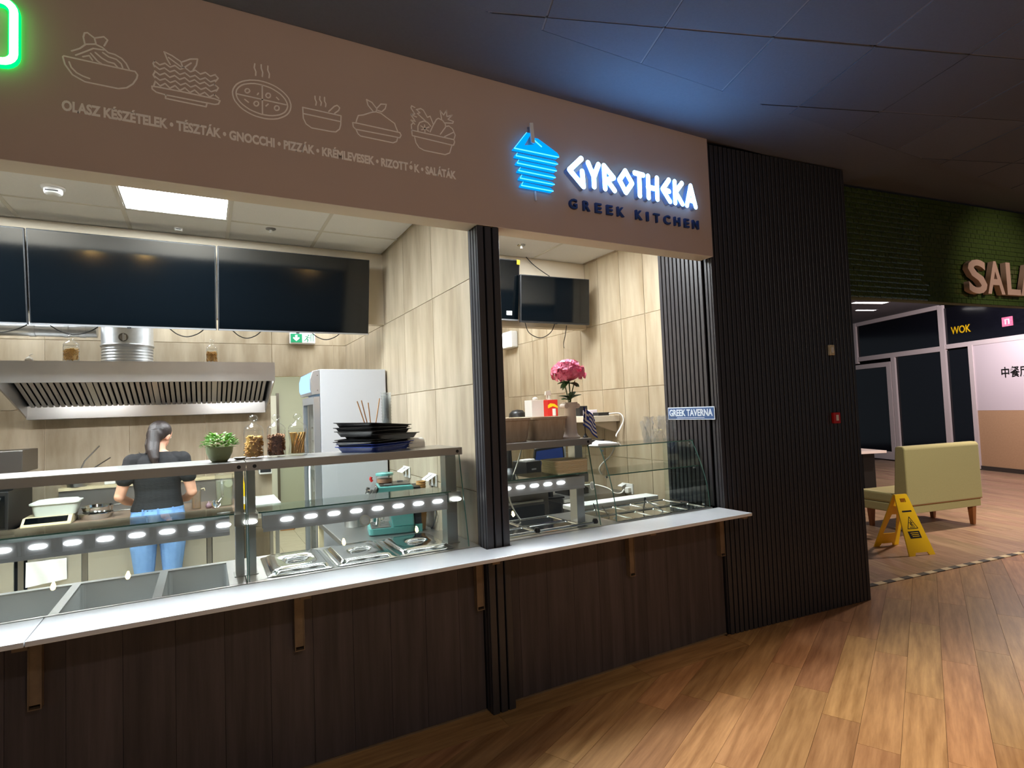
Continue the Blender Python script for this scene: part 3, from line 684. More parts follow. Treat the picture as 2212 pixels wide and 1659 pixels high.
# ------------------------------------------------------------------ wall screens
def tv(label, x0, x1, y, z0, z1, tilt, yaw=0, sticker=None, lip=True, roll=0):
    w, h = x1-x0, z1-z0
    t = thing('wall_screen', label, 'screen', ((x0+x1)/2, y, z0))
    t.rotation_euler = (tilt, roll, yaw)
    MB().box(-w/2, w/2, 0, .036, 0, h).build('housing', M['bezel'], t, bevel=.004)
    MB().box(-w/2+.008, w/2-.008, -.002, .001, .016, h-.008).build('screen', M['screen'], t)
    MB().box(-w/2+.004, w/2-.004, -.004, .010, .001, .012).build('lower_trim', M['silver'] if lip else M['black'], t)
    MB().box(-.012, .012, -.005, .004, -.006, .004).build('badge', M['black'], t)
    MB().box(-.15, .15, .036, .075, h*.3, h*.6).build('wall_bracket', M['black'], t)
    if sticker: sticker(t, w, h)
    return t
tl = math.radians(9.3)
tv('black wall screen cut off at the left edge of the photo', -2.115, -1.008, 4.715, 2.346, 2.966, tl)
tv('black middle wall screen of three above the kitchen hood', -1.0, .083, 4.715, 2.346, 2.966, tl)
tv('black wall screen next to the tiled partition wall', .093, 1.214, 4.715, 2.346, 2.966, tl)
def stick(t, w, h):
    MB().box(w/2-.032, w/2-.002, -.006, .004, h-.04, h).build('sticker', M['yellow'], t)
    MB().box(w/2-.125, w/2-.07, -.004, .0, .048, .085).build('sticker', M['paper'], t)
tv('black screen with a yellow corner sticker behind the slim pillar', 1.52, 2.488, 4.40, 2.47, 3.01, math.radians(7), sticker=stick)
tv('smaller tilted black screen in the right counter room', 2.46, 3.16, 4.28, 2.44, 2.866, math.radians(3), yaw=math.radians(-6), roll=math.radians(.8), lip=False)
def cable(label, pts, r=.004, m='black', nm='cable'):
    P = [Vector(p) for p in pts]; q = []
    for i in range(len(P)-1):
        a, b, c, d = P[max(i-1,0)], P[i], P[i+1], P[min(i+2, len(P)-1)]
        for k in range(5):
            s = k/5; q.append(.5*((2*b)+(c-a)*s+(2*a-5*b+4*c-d)*s*s+(3*b-a-3*c+d)*s**3))
    q.append(P[-1])
    return tag(MB().tube(q, r, 6).build(nm, M[m], smooth=60), label, 'cable')
for (x0, x1, y, z), lb in zip(((-1.33, -1.02, 4.75, 2.35), (-.90, -.64, 4.75, 2.35), (-.22, .0, 4.75, 2.355), (.19, .39, 4.75, 2.355), (.76, .99, 4.75, 2.36)), ('cable loop under the screen at the left photo edge', 'cable loop hanging in front of the vertical duct', 'cable loop under the middle screen near its right corner', 'cable loop under the third screen near its left corner', 'cable loop beside the green exit sign')):
    cable(lb, [(x0, y, z), (x0+(x1-x0)*.22, y, z-.04), ((x0+x1)/2, y, z-.058), (x0+(x1-x0)*.8, y, z-.036), (x1, y, z)])
cable('cable loop under the smaller tilted screen', [(2.52, 4.34, 2.45), (2.57, 4.36, 2.36), (2.70, 4.38, 2.32), (2.80, 4.36, 2.37), (2.84, 4.34, 2.46)])
cable('thin cable hanging near the bright wall spot', [(2.98, 4.36, 2.44), (3.02, 4.45, 2.36), (3.10, 4.6, 2.31), (3.2, 4.75, 2.30), (3.306, 4.9, 2.30)])
cable('cable rising from the smaller tilted screen to the ceiling', [(2.78, 4.31, 2.88), (2.75, 4.40, 2.95), (2.70, 4.46, 3.02), (2.64, 4.48, 3.088)])

# ceiling fittings
t = thing('smoke_detector', 'round white smoke detector beside the bright ceiling panel', 'detector', (-.764, 4.106, 3.073))
MB().lathe([(.0, -.0), (.058, 0), (.058, -.012), (.05, -.016), (0, -.016)], n=24).build('base', M['white'], t, smooth=40)
MB().lathe([(.046, -.016), (.046, -.032), (.040, -.044), (.024, -.05), (0, -.05)], n=24).build('head', M['white'], t, smooth=40)
MB().box(-.03, .03, -.0465, -.040, -.036, -.032).build('slot', M['bezel'], t)
t = thing('ceiling_sensor', 'small flat white sensor on the ceiling above the middle screen', 'detector', (-.153, 4.66, 3.073))
MB().lathe([(0, 0), (.032, 0), (.030, -.010), (.022, -.022), (0, -.022)], n=20).build('body', M['white'], t, smooth=40)
MB().box(-.014, .014, -.031, -.022, -.017, -.013).build('slot', M['bezel'], t)
for (x, y, z), lb in zip(((.441, 4.436, 3.073), (2.41, 4.162, 3.088)), ('ceiling sprinkler over the screen by the partition wall', 'ceiling sprinkler over the screen with the yellow sticker')):
    t = thing('sprinkler', lb, 'sprinkler', (x, y, z))
    MB().lathe([(0, 0), (.036, 0), (.034, -.006), (.012, -.008), (0, -.008)], n=20).build('rosette', M['dsteel'], t, smooth=40)
    MB().tube([(0, 0, -.008), (0, 0, -.03)], .006, 8).box(-.010, -.007, -.002, .002, -.032, -.008).box(.007, .010, -.002, .002, -.032, -.008).lathe([(.001, -.030), (.014, -.031), (.014, -.033), (.001, -.034)], n=12).build('head', M['white'], t)

# ------------------------------------------------------------------ kitchen: hood and duct
H0, H1 = -1.33, .54
t = thing('range_hood', 'long steel canopy hood with baffle filters over the cooking line', 'hood', (0, 5.3, 1.72))
def Hb(name, m, *bx, **k):
    b = MB()
    for q in bx: b.box(q[0], q[1], q[2]-5.3, q[3]-5.3, q[4]-1.72, q[5]-1.72)
    return b.build(name, m, t, **k)
Hb('front_band', M['steel2'], (H0, H1, 5.3, 5.312, 2.004, 2.165), (H0, H1, 5.312, 5.33, 2.004, 2.012))
Hb('top_panel', M['steel2'], (H0, H1, 5.312, 6.34, 2.152, 2.165))
sp_ = [(5.312, 2.152), (6.34, 2.152), (6.34, 1.742), (6.20, 1.742), (5.312, 2.004)]
for x in (H0, H1-.012): MB().prism([(a-5.3, b_-1.72) for a, b_ in sp_], YZ, x, x+.012).build('side_panel', M['steel2'], t)
Hb('back_panel', M['steel2'], (H0+.012, H1-.012, 6.328, 6.34, 1.74, 2.152))
Hb('gutter', M['steel'], (H0+.012, H1-.012, 6.15, 6.162, 1.764, 1.855), (H0+.012, H1-.012, 6.162, 6.328, 1.764, 1.772))
Hb('lower_lip', M['steel'], (H0+.012, H1-.012, 6.12, 6.328, 1.742, 1.7635))
def slope(b, x0, x1, off, th_):
    ya, za, yb, zb = 5.45, 2.11, 6.15, 1.850; L_ = math.hypot(yb-ya, zb-za); ny, nz = (zb-za)/L_, -(yb-ya)/L_
    q = [(ya+ny*off, za+nz*off), (yb+ny*off, zb+nz*off), (yb+ny*(off+th_), zb+nz*(off+th_)), (ya+ny*(off+th_), za+nz*(off+th_))]
    return b.prism([(p-5.3, r-1.72) for p, r in q], YZ, x0, x1)
slope(MB(), H0+.012, H1-.012, -.022, .006).build('filter_backing', M['felt'], t)
nb = 44; pitch = (H1-H0-.06)/nb
for k in range(nb):
    x = H0+.03+k*pitch
    if k in (11, 22, 33): slope(MB(), x+.001, x+pitch-.001, -.004, .012).build('filter_frame', M['steel'], t)
    else: slope(MB(), x+.006, x+pitch-.007, -.002, .010).build('baffle', M['steel2'], t, bevel=.003, seg=1)
for x in (-1.12, -.80, .12, .40): Hb('hood_fill_light', M['hoodfill'], (x-.10, x+.10, 5.334, 5.395, 2.012, 2.018), label='unseen fill light added behind the hood front band')  # unseen glowing boxes added to brighten the tiles below the hood
t = thing('duct', 'wide galvanised vertical duct rising from the hood with a round damper', 'duct', (-.58, 5.85, 2.166))
MB().lathe([(.186, .0)]+[(.183+.006*(k % 2), .012+.0125*k) for k in range(13)]+[(.186, .172)], n=28).build('ribbed_sleeve', M['galv'], t, smooth=30)
MB().lathe([(.196, .172), (.198, .18), (.19, .19), (.186, .9)], n=28).build('upper_pipe', M['galv'], t, smooth=40)
MB().lathe([(.0, 0), (.034, 0), (.036, .006), (.030, .008), (.026, .003), (0, .003)], n=20).build('damper', M['dsteel'], t, loc=(-.012, -.186, .235), rot=(PI/2, 0, 0))
MB().box(-.016, -.009, -.197, -.192, .205, .265).build('damper_lever', M['galv'], t)
t = thing('duct', 'thin horizontal duct running left from the vertical duct', 'duct', (-1.2, 5.9, 2.48))
MB().tube([(-1.6, 0, 0), (.40, 0, 0)], .058, 18).build('pipe', M['galv'], t, smooth=40)
for x in (-.05, .17, .28): MB().tube([(x, 0, 0), (x+.04, 0, 0)], .063, 18).build('collar', M['galv'], t, smooth=40)
def glass_jar(label, loc, r=.047, h=.145, m='pasta', kind='penne', waist=0, grp=None):
    t = thing('glass_jar', label, 'jar', loc, group=grp)
    q = .85
    MB().lathe([(r*.96, 0), (r, .006), (r*(1-waist*.5), h*.3), (r*(1-waist), h*.5), (r*(1-waist*.4), h*.75), (r, h-.012), (r*.93, h), (r*.9, h), (r*.95, h-.012), (r*(1-waist)*.95, h*.5), (r*.94, .01), (.001, .009)], n=24, caps=True).build('jar_body', M['jar'], t, smooth=50)
    MB().lathe([(r*.98, 0), (r*.98, .008), (r*.80, .020), (r*.45, .032), (r*.26, .040), (r*.24, .050), (r*.42, .058), (r*.46, .068), (r*.30, .080), (.001, .083)], c=(0, 0, h+.001), n=20).build('lid', M['jar'], t, smooth=50)
    b = MB(); rr = random.Random(len(label)*7)
    top = h*.86
    for k in range(150 if kind != 'long' else 60):
        a = rr.random()*2*PI; rad = r*(1-waist*.9)*.84*(rr.random()**.25); z = .012+rr.random()*(top-.02)
        if kind == 'long':
            a2 = a+.9+rr.random()*.4; rw = r*.82
            b.tube([(rad*.95*math.cos(a), rad*.95*math.sin(a), .012), (rw*(1-waist)*.93*math.cos((a+a2)/2), rw*(1-waist)*.93*math.sin((a+a2)/2), h*.47), (rw*math.cos(a2), rw*math.sin(a2), h*.86)], .0024, 5)
        else:
            L_ = .020 if kind == 'penne' else .016; d = Vector((rr.random()-.5, rr.random()-.5, (rr.random()-.5)*.8)).normalized()*L_/2
            p = Vector((rad*math.cos(a), rad*math.sin(a), z))
            bend = Vector((0, 0, .003 if kind == 'penne' else .007))
            b.tube([tuple(p-d), tuple(p+bend), tuple(p+d)], .0042 if kind == 'penne' else .0048, 6)
    if kind != 'long': b.lathe([(r*.70*(1-waist), .010), (r*.70, top*.90), (.001, top*.92)], n=18)
    b.build('contents', M[m], t, smooth=60, kind='stuff')
    return t
glass_jar('pasta jar standing on the hood left of the duct', (-.895, 5.39, 2.166), .052, .125, 'pasta3')
glass_jar('pasta jar standing on the hood near its right end', (.056, 5.39, 2.166), .044, .115, 'pasta')
t = thing('garlic_bulb', 'small pale garlic bulb with a bent stalk on the hood', 'garlic', (-1.145, 5.39, 2.166))
MB().lathe([(.004, 0), (.02, .002), (.026, .014), (.018, .028), (.008, .036), (.003, .04)], n=14).build('bulb', M['paper'], t, smooth=60)
MB().tube([(0, 0, .036), (.004, 0, .05), (.014, 0, .056), (.022, 0, .054)], .0035, 6).build('stem', M['paper'], t, smooth=60)
t = thing('exit_sign', 'lit green and white exit sign high on the back wall', 'sign', (.79, 6.30, 2.455))
MB().box(0, .262, 0, .05, 0, .125).build('housing', M['white'], t, bevel=.015, seg=3)
MB().box(.012, .125, -.003, .002, .016, .108).build('arrow_panel', M['exitg'], t)
MB().box(.127, .250, -.003, .002, .016, .108).build('figure_panel', M['exitw'], t)
MB().prism([(.056,.095),(.078,.095),(.078,.062),(.092,.074),(.102,.062),(.067,.030),(.032,.062),(.042,.074),(.056,.062)], XZ, -.005, -.003).build('arrow', M['exitw'], t)
b = MB().strip([(.180,.082),(.172,.060),(.184,.046),(.178,.024)], .009, XZ, -.005, -.003).strip([(.172,.060),(.160,.048),(.148,.034)], .008, XZ, -.005, -.003).strip([(.155,.078),(.178,.080),(.198,.066),(.208,.072)], .006, XZ, -.005, -.003)
b.prism([(.190+.008*math.cos(k*PI/5), .094+.008*math.sin(k*PI/5)) for k in range(10)], XZ, -.005, -.003)
b.strip([(.214,.030),(.214,.102),(.238,.102),(.238,.030)], .006, XZ, -.005, -.003)
b.build('running_figure', M['exitg'], t)

# ------------------------------------------------------------------ cooking line at the back
t = thing('base_cabinet', 'steel base cabinet run below the speckled worktop behind the cook', 'cabinet', (0, 5.66, 0))
MB().box(-2.2, .30, .02, .64, .0, .868).build('carcass', M['felt'], t)
for x0, x1 in ((-2.19, -1.29), (-1.21, -.875), (-.835, .0), (.045, .295)):
    o = MB().box(x0, x1, -.004, .018, .06, .862).build('door', M['steelw'], t, bevel=.003, seg=1)
    MB().box(x0+.02, x1-.02, -.012, -.004, .835, .852).build('handle', M['steel'], o)
for x in (-1.25, -.855, .022): MB().box(x-.018, x+.018, .0, .012, .04, .862).build('stile', M['dsteel'], t)
tag(MB().box(-1.275, .262, 5.60, 6.33, .870, .908).build('worktop', M['walnut'], bevel=.003), 'brown speckled worktop of the cooking line', 'worktop')
t = thing('wall_ledge', 'low steel ledge along the tiles behind the worktop', 'shelf', (0, 6.2, .9085))
MB().box(-1.12, .30, 0, .148, .205, .232).build('top', M['cream'], t)
MB().box(-1.12, .30, .02, .146, .0, .205).build('face', M['steel2'], t)
for (x, w, h, m, lb) in ((-.57, .18, .035, 'red', 'red packet lying on the wall ledge'), (-.46, .2, .05, 'wood', 'brown packet lying on the wall ledge'), (-.80, .14, .03, 'paper', 'white packet lying on the wall ledge')):
    tag(MB().box(0, w*.6, 0, .09, 0, h).build('packet', M[m], bevel=.006, loc=(x, 6.23, 1.1412)), lb, 'packet')
t = thing('dark_oven', 'dark steel oven block at the left end of the cooking line', 'oven', (-1.75, 5.62, .0))
MB().box(0, .44, -.02, .66, .90, 1.20).build('body', M['black'], t, bevel=.004)
MB().box(0, .53, -.05, .40, 1.335, 1.505).build('upper_block', M['dsteel'], t, bevel=.004)
MB().box(0, .44, .1, .5, 1.2, 1.335).build('neck', M['black'], t)
o = MB().box(.02, .42, -.03, -.02, .93, 1.17).build('door', M['screen'], t)
MB().tube([(.04, -.05, 1.15), (.4, -.05, 1.15)], .008, 8).build('handle', M['steel'], o)
t = thing('kitchen_scale', 'cream framed kitchen scale with a dark sloping display under the white tub', 'scale', (-1.09, 5.78, .9085))
b = MB().prism([(-.17, 0), (-.17, .016), (-.10, .066), (.12, .066), (.12, 0)], YZ, -.155, .155); b.build('body', M['cream'], t, bevel=.004)
MB().hexa([(-.135,-.160,.0265),(.13,-.160,.0265),(.13,-.108,.0635),(-.135,-.108,.0635),(-.135,-.162,.0285),(.13,-.162,.0285),(.13,-.110,.0655),(-.135,-.110,.0655)]).build('display', M['screen'], t)
t = thing('food_tub', 'white plastic food tub with a lid standing on the scale', 'tub', (-1.055, 5.80, .9755))
MB().loft([rrect(.13, .085, .03, 0), rrect(.15, .10, .035, .09)]).build('tub', M['lid'], t, smooth=40)
MB().loft([rrect(.162, .112, .04, .0905), rrect(.162, .112, .04, .102), rrect(.14, .09, .03, .106), rrect(.13, .08, .03, .116), rrect(.06, .03, .02, .124)]).build('lid', M['lid'], t, smooth=40)
for k, (x, z, r, lb) in enumerate(((-.80, .9085, .12, 'lower shallow steel pan right of the scale'), (-.79, .962, .11, 'upper shallow steel pan stacked right of the scale'))):
    t = thing('steel_pan', lb, 'pan', (x, 5.82, z))
    MB().lathe([(.001, 0), (r*.9, 0), (r, .04), (r+.012, .045), (r+.012, .049), (r-.004, .047), (r*.88, .004), (.001, .004)], n=28).build('bowl', M['chrome'], t, smooth=40)
    MB().tube([(r, -.01, .042), (r+.06, -.03, .048), (r+.12, -.05, .05)], .006, 6).build('handle', M['steel'], t, smooth=60)
t = thing('cooking_pot', 'steel pot on the ledge with two ladle handles sticking out', 'pot', (-1.0, 6.26, 1.1415))
MB().lathe([(.001, 0), (.07, 0), (.072, .12), (.076, .125), (.068, .12), (.066, .006), (.001, .006)], n=24).build('body', M['steel2'], t, smooth=40)
for (a, b_), lb in zip((((-.03, .0), (.20, .34)), ((.02, .01), (.23, .23))), ('upper long dark ladle handle leaning in the pot', 'lower long dark ladle handle leaning in the pot')):
    t = thing('ladle', lb, 'ladle', (-1.0+a[0], 6.255+a[1], 1.152))
    MB().tube([(0, 0, 0), (b_[0]*.45, -.02, b_[1]*.62), (b_[0], -.05, b_[1])], .006, 6).build('handle', M['dsteel'], t, smooth=60)
    MB().ball((0, 0, .012), (.02, .02, .012), 10, 6).build('bowl', M['dsteel'], t, smooth=60)
t = thing('towel', 'white cloth towel hanging from the cabinet handle', 'towel', (-1.09, 5.64, .47))
g_ = []
for z, dz in ((.175, 0), (.17, .0), (.12, .0), (.06, .0), (.0, .0)):
    g_.append([(x, -.006-.006*math.sin(x*40+z*20), z+.012*math.sin(x*9)*(1 if z < .05 else 0)) for x in [-.125+.25*k/12 for k in range(13)]]+[(x, -.001-.006*math.sin(x*40+z*20), z+.012*math.sin(x*9)*(1 if z < .05 else 0)) for x in [.125-.25*k/12 for k in range(13)]])
MB().loft(g_).build('cloth', M['paper'], t, smooth=60)
t = thing('drink_jar', 'tall glass of orange drink on the worktop right of the cook', 'jar', (-.075, 5.74, .9085))
MB().lathe([(.001, 0), (.036, 0), (.038, .20), (.036, .205), (.034, .2), (.033, .006), (.001, .006)], n=20).build('glass', M['jar'], t, smooth=40)
MB().lathe([(.001, .008), (.031, .008), (.032, .155), (.001, .155)], n=18).build('drink', M['orange'], t, smooth=40)
MB().tube([(.036, 0, .17), (.06, 0, .175), (.066, 0, .155)], .006, 6).build('tap', M['cream'], t, smooth=60)
t = thing('juice_jug', 'clear square jug of pale lemonade near the shelf post', 'jug', (.145, 5.80, .9085))
MB().loft([rrect(.066, .066, .02, 0), rrect(.074, .074, .022, .28), rrect(.068, .068, .02, .28), rrect(.060, .060, .018, .006)]).build('jug', M['jar'], t, smooth=40)
MB().loft([rrect(.058, .058, .018, .008), rrect(.066, .066, .018, .225)]).build('drink', M['lemon'], t, smooth=40)
MB().tube([(-.02, -.074, .24), (-.02, -.115, .22), (-.015, -.115, .12), (-.015, -.074, .09)], .011, 8).build('handle', M['plast'], t, smooth=60)
MB().lathe([(.001, 0), (.034, 0), (.034, .004), (.001, .004)], n=16).build('lemon_slice', M['lemon'], t, loc=(.035, -.070, .2), rot=(PI/2, 0, 0))
for (x, y, r, lb) in ((.02, 5.70, .026, 'purple onion nearest the orange drink'), (.05, 5.75, .024, 'purple onion lying behind the other one')):
    tag(MB().lathe([(.003, 0), (r*.7, .004), (r, r*.8), (r*.7, r*1.5), (r*.2, r*1.9), (.003, r*2.3)], n=16).build('onion', M['purple'], smooth=60, loc=(x, y, .9085)), lb, 'onion')
t = thing('steel_sieve', 'small round steel sieve leaning on the lemonade jug', 'sieve', (.075, 5.67, .9085))
MB().lathe([(.028, .0), (.036, .004), (.036, .008), (.026, .004), (.015, -.008), (.001, -.012)], n=20).build('bowl', M['chrome'], t, smooth=50, loc=(0, 0, .036), rot=(1.2, 0, .3))
MB().tube([(.02, .0, .05), (.045, .03, .08)], .004, 6).build('handle', M['steel'], t, smooth=60)
t = thing('yellow_bottle', 'tall narrow yellow bottle seen between the two shelf posts', 'bottle', (.288, 5.68, .869))
MB().lathe([(.001, 0), (.022, 0), (.024, .01), (.024, .22), (.012, .26), (.010, .30), (.001, .30)], n=18).build('body', M['yellow'], t, smooth=40)
MB().lathe([(.0245, .05), (.0245, .12)], n=18, caps=False).build('label_band', M['paper'], t)
t = thing('wall_box', 'white paper dispenser on the back wall right of the cooking line', 'dispenser', (.47, 6.22, 1.12))
MB().box(0, .12, 0, .13, 0, .18).build('body', M['white'], t, bevel=.01)
MB().box(.01, .11, -.004, .0, .02, .05).build('slot', M['bezel'], t)
t = thing('side_table', 'small white topped steel table by the doorway', 'table', (.42, 5.6, 0))
MB().box(-.10, .17, -.1, .5, .90, .925).build('table_top', M['white'], t)
MB().box(-.09, .16, -.09, .49, .80, .90).build('apron', M['steelw'], t)
for dx, dy in ((-.07, -.07), (.14, -.07), (-.07, .47), (.14, .47)): MB().box(dx-.015, dx+.015, dy-.015, dy+.015, 0, .80).build('leg', M['steel2'], t)
t = thing('broom', 'black and brown broom lying by the passage doorway', 'broom', (1.18, 9.2, .002))
MB().tube([(-.05, .05, .03), (.55, .32, .05)], .013, 8).build('handle', M['black'], t, smooth=60)
MB().hexa([(-.22,-.03,0),(-.02,-.06,0),(.02,.06,0),(-.18,.05,0),(-.18,-.02,.03),(-.02,-.04,.07),(.02,.05,.07),(-.16,.03,.03)]).build('bristles', M['wood'], t)

# ------------------------------------------------------------------ fridge
t = thing('display_fridge', 'white display fridge with a lit blue top panel beside the doorway', 'fridge', (.82, 4.75, 0))
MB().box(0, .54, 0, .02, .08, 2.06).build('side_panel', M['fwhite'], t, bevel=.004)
MB().box(0, .54, .58, .60, .08, 2.06).build('side_panel', M['white'], t)
MB().box(.52, .54, .02, .58, .08, 2.06).box(0, .52, .02, .58, 2.03, 2.06).box(0, .52, .02, .58, .08, .14).build('shell', M['white'], t)
MB().box(.30, .31, .02, .58, .14, 1.84).build('back_light', M['fridgel'], t)
for k in range(13): MB().box(.02, .29, .02, .58, .20+k*.115, .208+k*.115).build('wire_shelf', M['silver'], t)
d = MB().box(-.05, -.004, 0, .045, .10, 1.84).box(-.05, -.004, .555, .60, .10, 1.84).box(-.05, -.004, .045, .555, .10, .16).box(-.05, -.004, .045, .555, 1.78, 1.84).build('door', M['silver'], t)
MB().box(-.032, -.022, .045, .555, .16, 1.78).build('pane', M['gguard'], d)
MB().tube([(-.075, .05, .9), (-.085, .05, 1.0), (-.085, .05, 1.25), (-.075, .05, 1.35)], .009, 8).build('handle', M['white'], d, smooth=60)
MB().prism([(0, 1.86), (-.062, 1.852), (-.075, 1.90), (-.076, 1.98), (-.058, 2.045), (0, 2.058)], lambda a, b, d_: (a, d_, b), .0, .60).build('canopy', M['silver'], t, bevel=.004)
MB().prism([(-.064, 1.866), (-.079, 1.90), (-.080, 1.98), (-.063, 2.036), (-.060, 2.036), (-.060, 1.866)], lambda a, b, d_: (a, d_, b), .025, .575).build('lit_panel', M['fridgel'], t)
for k in (1.89, 2.01): MB().lathe([(.001, 0), (.004, 0), (.004, .003), (.001, .003)], n=10).build('rivet', M['dsteel'], t, loc=(-.02, -.0005, k), rot=(PI/2, 0, 0))
for x, y in ((.03, .03), (.51, .03), (.03, .57), (.51, .57)): MB().lathe([(.02, 0), (.02, .08)], n=10).build('foot', M['black'], t, loc=(x, y, 0))

# ------------------------------------------------------------------ side worktable with the coffee machine
t = thing('steel_worktable', 'steel worktable along the partition wall under the coffee machine', 'table', (.75, 3.62, 0))
MB().box(0, .615, 0, 1.04, .845, .88).build('table_top', M['steel2'], t, bevel=.004)
MB().box(.03, .60, .04, 1.0, .2, .22).build('lower_shelf', M['steel2'], t)
for x, y in ((.03, .03), (.58, .03), (.03, 1.0), (.58, 1.0)): MB().box(x-.018, x+.018, y-.018, y+.018, 0, .845).build('leg', M['cream'], t)
t = thing('coffee_machine', 'teal espresso machine with a slanted chrome front on the worktable', 'coffee machine', (.935, 3.725, .8805), math.radians(-11))
b = MB().loft([rrect(.145, .12, .03, 0, cx=.145, cy=.13), rrect(.15, .125, .03, .008, cx=.145, cy=.13), rrect(.15, .125, .03, .045, cx=.145, cy=.13)]); b.build('base', M['teal'], t, smooth=30)
MB().box(.012, .138, .02, .24, .0455, .050).build('drip_tray', M['dsteel'], t)
for k in range(7): MB().box(.016, .134, .03+k*.03, .044+k*.03, .050, .054).build('tray_bar', M['chrome'], t)
MB().prism([(.150, .0455), (.292, .0455), (.286, .225), (.118, .225), (.140, .10)], lambda a, b_, d_: (a, d_, b_), .012, .25).build('column', M['teal'], t, bevel=.008)
MB().prism([(.03, .2255), (.296, .2255), (.292, .305), (.282, .316), (.062, .316)], lambda a, b_, d_: (a, d_, b_), .005, .255).build('head', M['teal'], t, bevel=.010)
MB().prism([(-.022, .226), (.026, .2255), (.060, .318), (.046, .325)], lambda a, b_, d_: (a, d_, b_), .0, .26).build('front_panel', M['chrome'], t, bevel=.004)
for k, (y, r) in enumerate(((.06, .018), (.13, .024), (.20, .018))):
    MB().lathe([(r, 0), (r*.9, .016), (.001, .018)], n=16).build('dial', M['black'] if k == 1 else M['chrome'], t, smooth=40, loc=(.006, y, .280), rot=(0, -1.2, 0))
MB().box(.075, .275, .03, .23, .3165, .324).build('cup_tray', M['dsteel'], t)
MB().box(.10, .15, .02, .05, .324, .330).box(.2, .24, .16, .19, .324, .334).build('button_panel', M['silver'], t)
hp = MB().lathe([(.045, 0), (.056, .008), (.056, .052), (.001, .052)], n=22).build('hopper', M['plast'], t, smooth=40, loc=(.115, .16, .3245))
MB().lathe([(.001, .0), (.052, .004), (.052, .03), (.001, .034)], n=18).build('beans', M['pasta2'], hp, smooth=40)
MB().lathe([(.060, .0525), (.060, .066), (.052, .070), (.001, .070)], n=22).build('hopper_lid', M['teal'], hp, smooth=40)
MB().tube([(.035, .20, .335), (.025, .20, .352), (.03, .20, .366)], .010, 8).build('red_knob', M['red'], t, smooth=60)
for k in range(6): MB().box(.225+k*.009, .229+k*.009, .0035, .006, .245, .280).build('vent_slot', M['felt'], t)
MB().tube([(.07, .05, .226), (.062, .04, .16), (.05, .03, .10), (.045, .028, .07)], [.005, .005, .005, .007], 8).build('steam_wand', M['white'], t, smooth=60)
MB().lathe([(.034, 0), (.036, .03), (.001, .034)], n=18).build('group_head', M['chrome'], t, smooth=40, loc=(.085, .13, .19))
MB().ball((.09, .09, .165), (.030, .03, .042), 14, 8).build('portafilter', M['wood'], t, smooth=60)
MB().box(.297, .342, .03, .22, .05, .30).build('water_tank', M['black'], t, bevel=.006)
MB().box(.297, .345, .02, .23, 0, .05).build('tank_base', M['teal'], t)
t = thing('steel_container', 'round steel container left of the coffee machine', 'container', (.945, 4.18, .8805))
MB().lathe([(.001, 0), (.072, 0), (.074, .004), (.074, .11), (.071, .11), (.070, .006), (.001, .006)], n=28).build('body', M['steel'], t, smooth=40)
t = thing('milk_pitcher', 'steel milk pitcher close behind the coffee machine drip tray', 'pitcher', (1.06, 4.08, .8805))
MB().lathe([(.001, 0), (.042, 0), (.044, .03), (.037, .10), (.040, .12), (.037, .118), (.034, .1), (.040, .03), (.001, .006)], n=24).build('body', M['chrome'], t, smooth=40)
MB().tube([(.04, 0, .105), (.07, 0, .09), (.066, 0, .04), (.043, 0, .03)], .005, 8).build('handle', M['chrome'], t, smooth=60)
ORD = ['lowest','second','third','fourth','fifth','sixth','seventh','eighth','ninth','tenth','eleventh','twelfth','thirteenth','fourteenth','topmost']
cupm = MB().lathe([(.001, 0), (.024, 0), (.032, .088), (.0345, .089), (.0345, .093), (.031, .0935), (.0235, .004), (.001, .004)], n=20).mesh('paper_cup', M['kraft'], smooth=40)
for k in range(15):
    o = place(cupm, 'paper_cup', None, (1.305, 3.765, .8805+.0165*k)); tag(o, '%s brown paper cup of the nested stack beside the partition wall' % ORD[k], 'cup', 'brown paper cups nested in a tall stack')
cable('cable running down the partition wall behind the cup stack', [(1.371, 3.72, 1.17), (1.368, 3.70, 1.05), (1.362, 3.64, .98), (1.360, 3.70, .90), (1.355, 3.72, .884)])
for (y, z, open_), lb in zip(((4.27, 1.225, 1), (3.70, 1.215, 1)), ('white wall socket with raised flap nearer the fridge', 'white wall socket with raised flap beside the cup stack')):
    t = thing('wall_socket', lb, 'socket', (1.3755, y, z))
    MB().box(-.012, 0, -.075, .075, -.042, .042).build('plate', M['white'], t, bevel=.003)
    for dy in (-.037, .037):
        MB().lathe([(.001, 0), (.021, 0), (.021, .002), (.001, .002)], n=16).build('socket_face', M['cream'], t, loc=(-.012, dy, -.004), rot=(0, -PI/2, 0))
        MB().hexa([(-.014, dy-.03, .03), (-.010, dy-.03, .036), (-.010, dy+.03, .036), (-.014, dy+.03, .03), (-.064, dy-.03, .000), (-.060, dy-.03, .006), (-.060, dy+.03, .006), (-.064, dy+.03, .000)]).build('flap', M['white'], t)

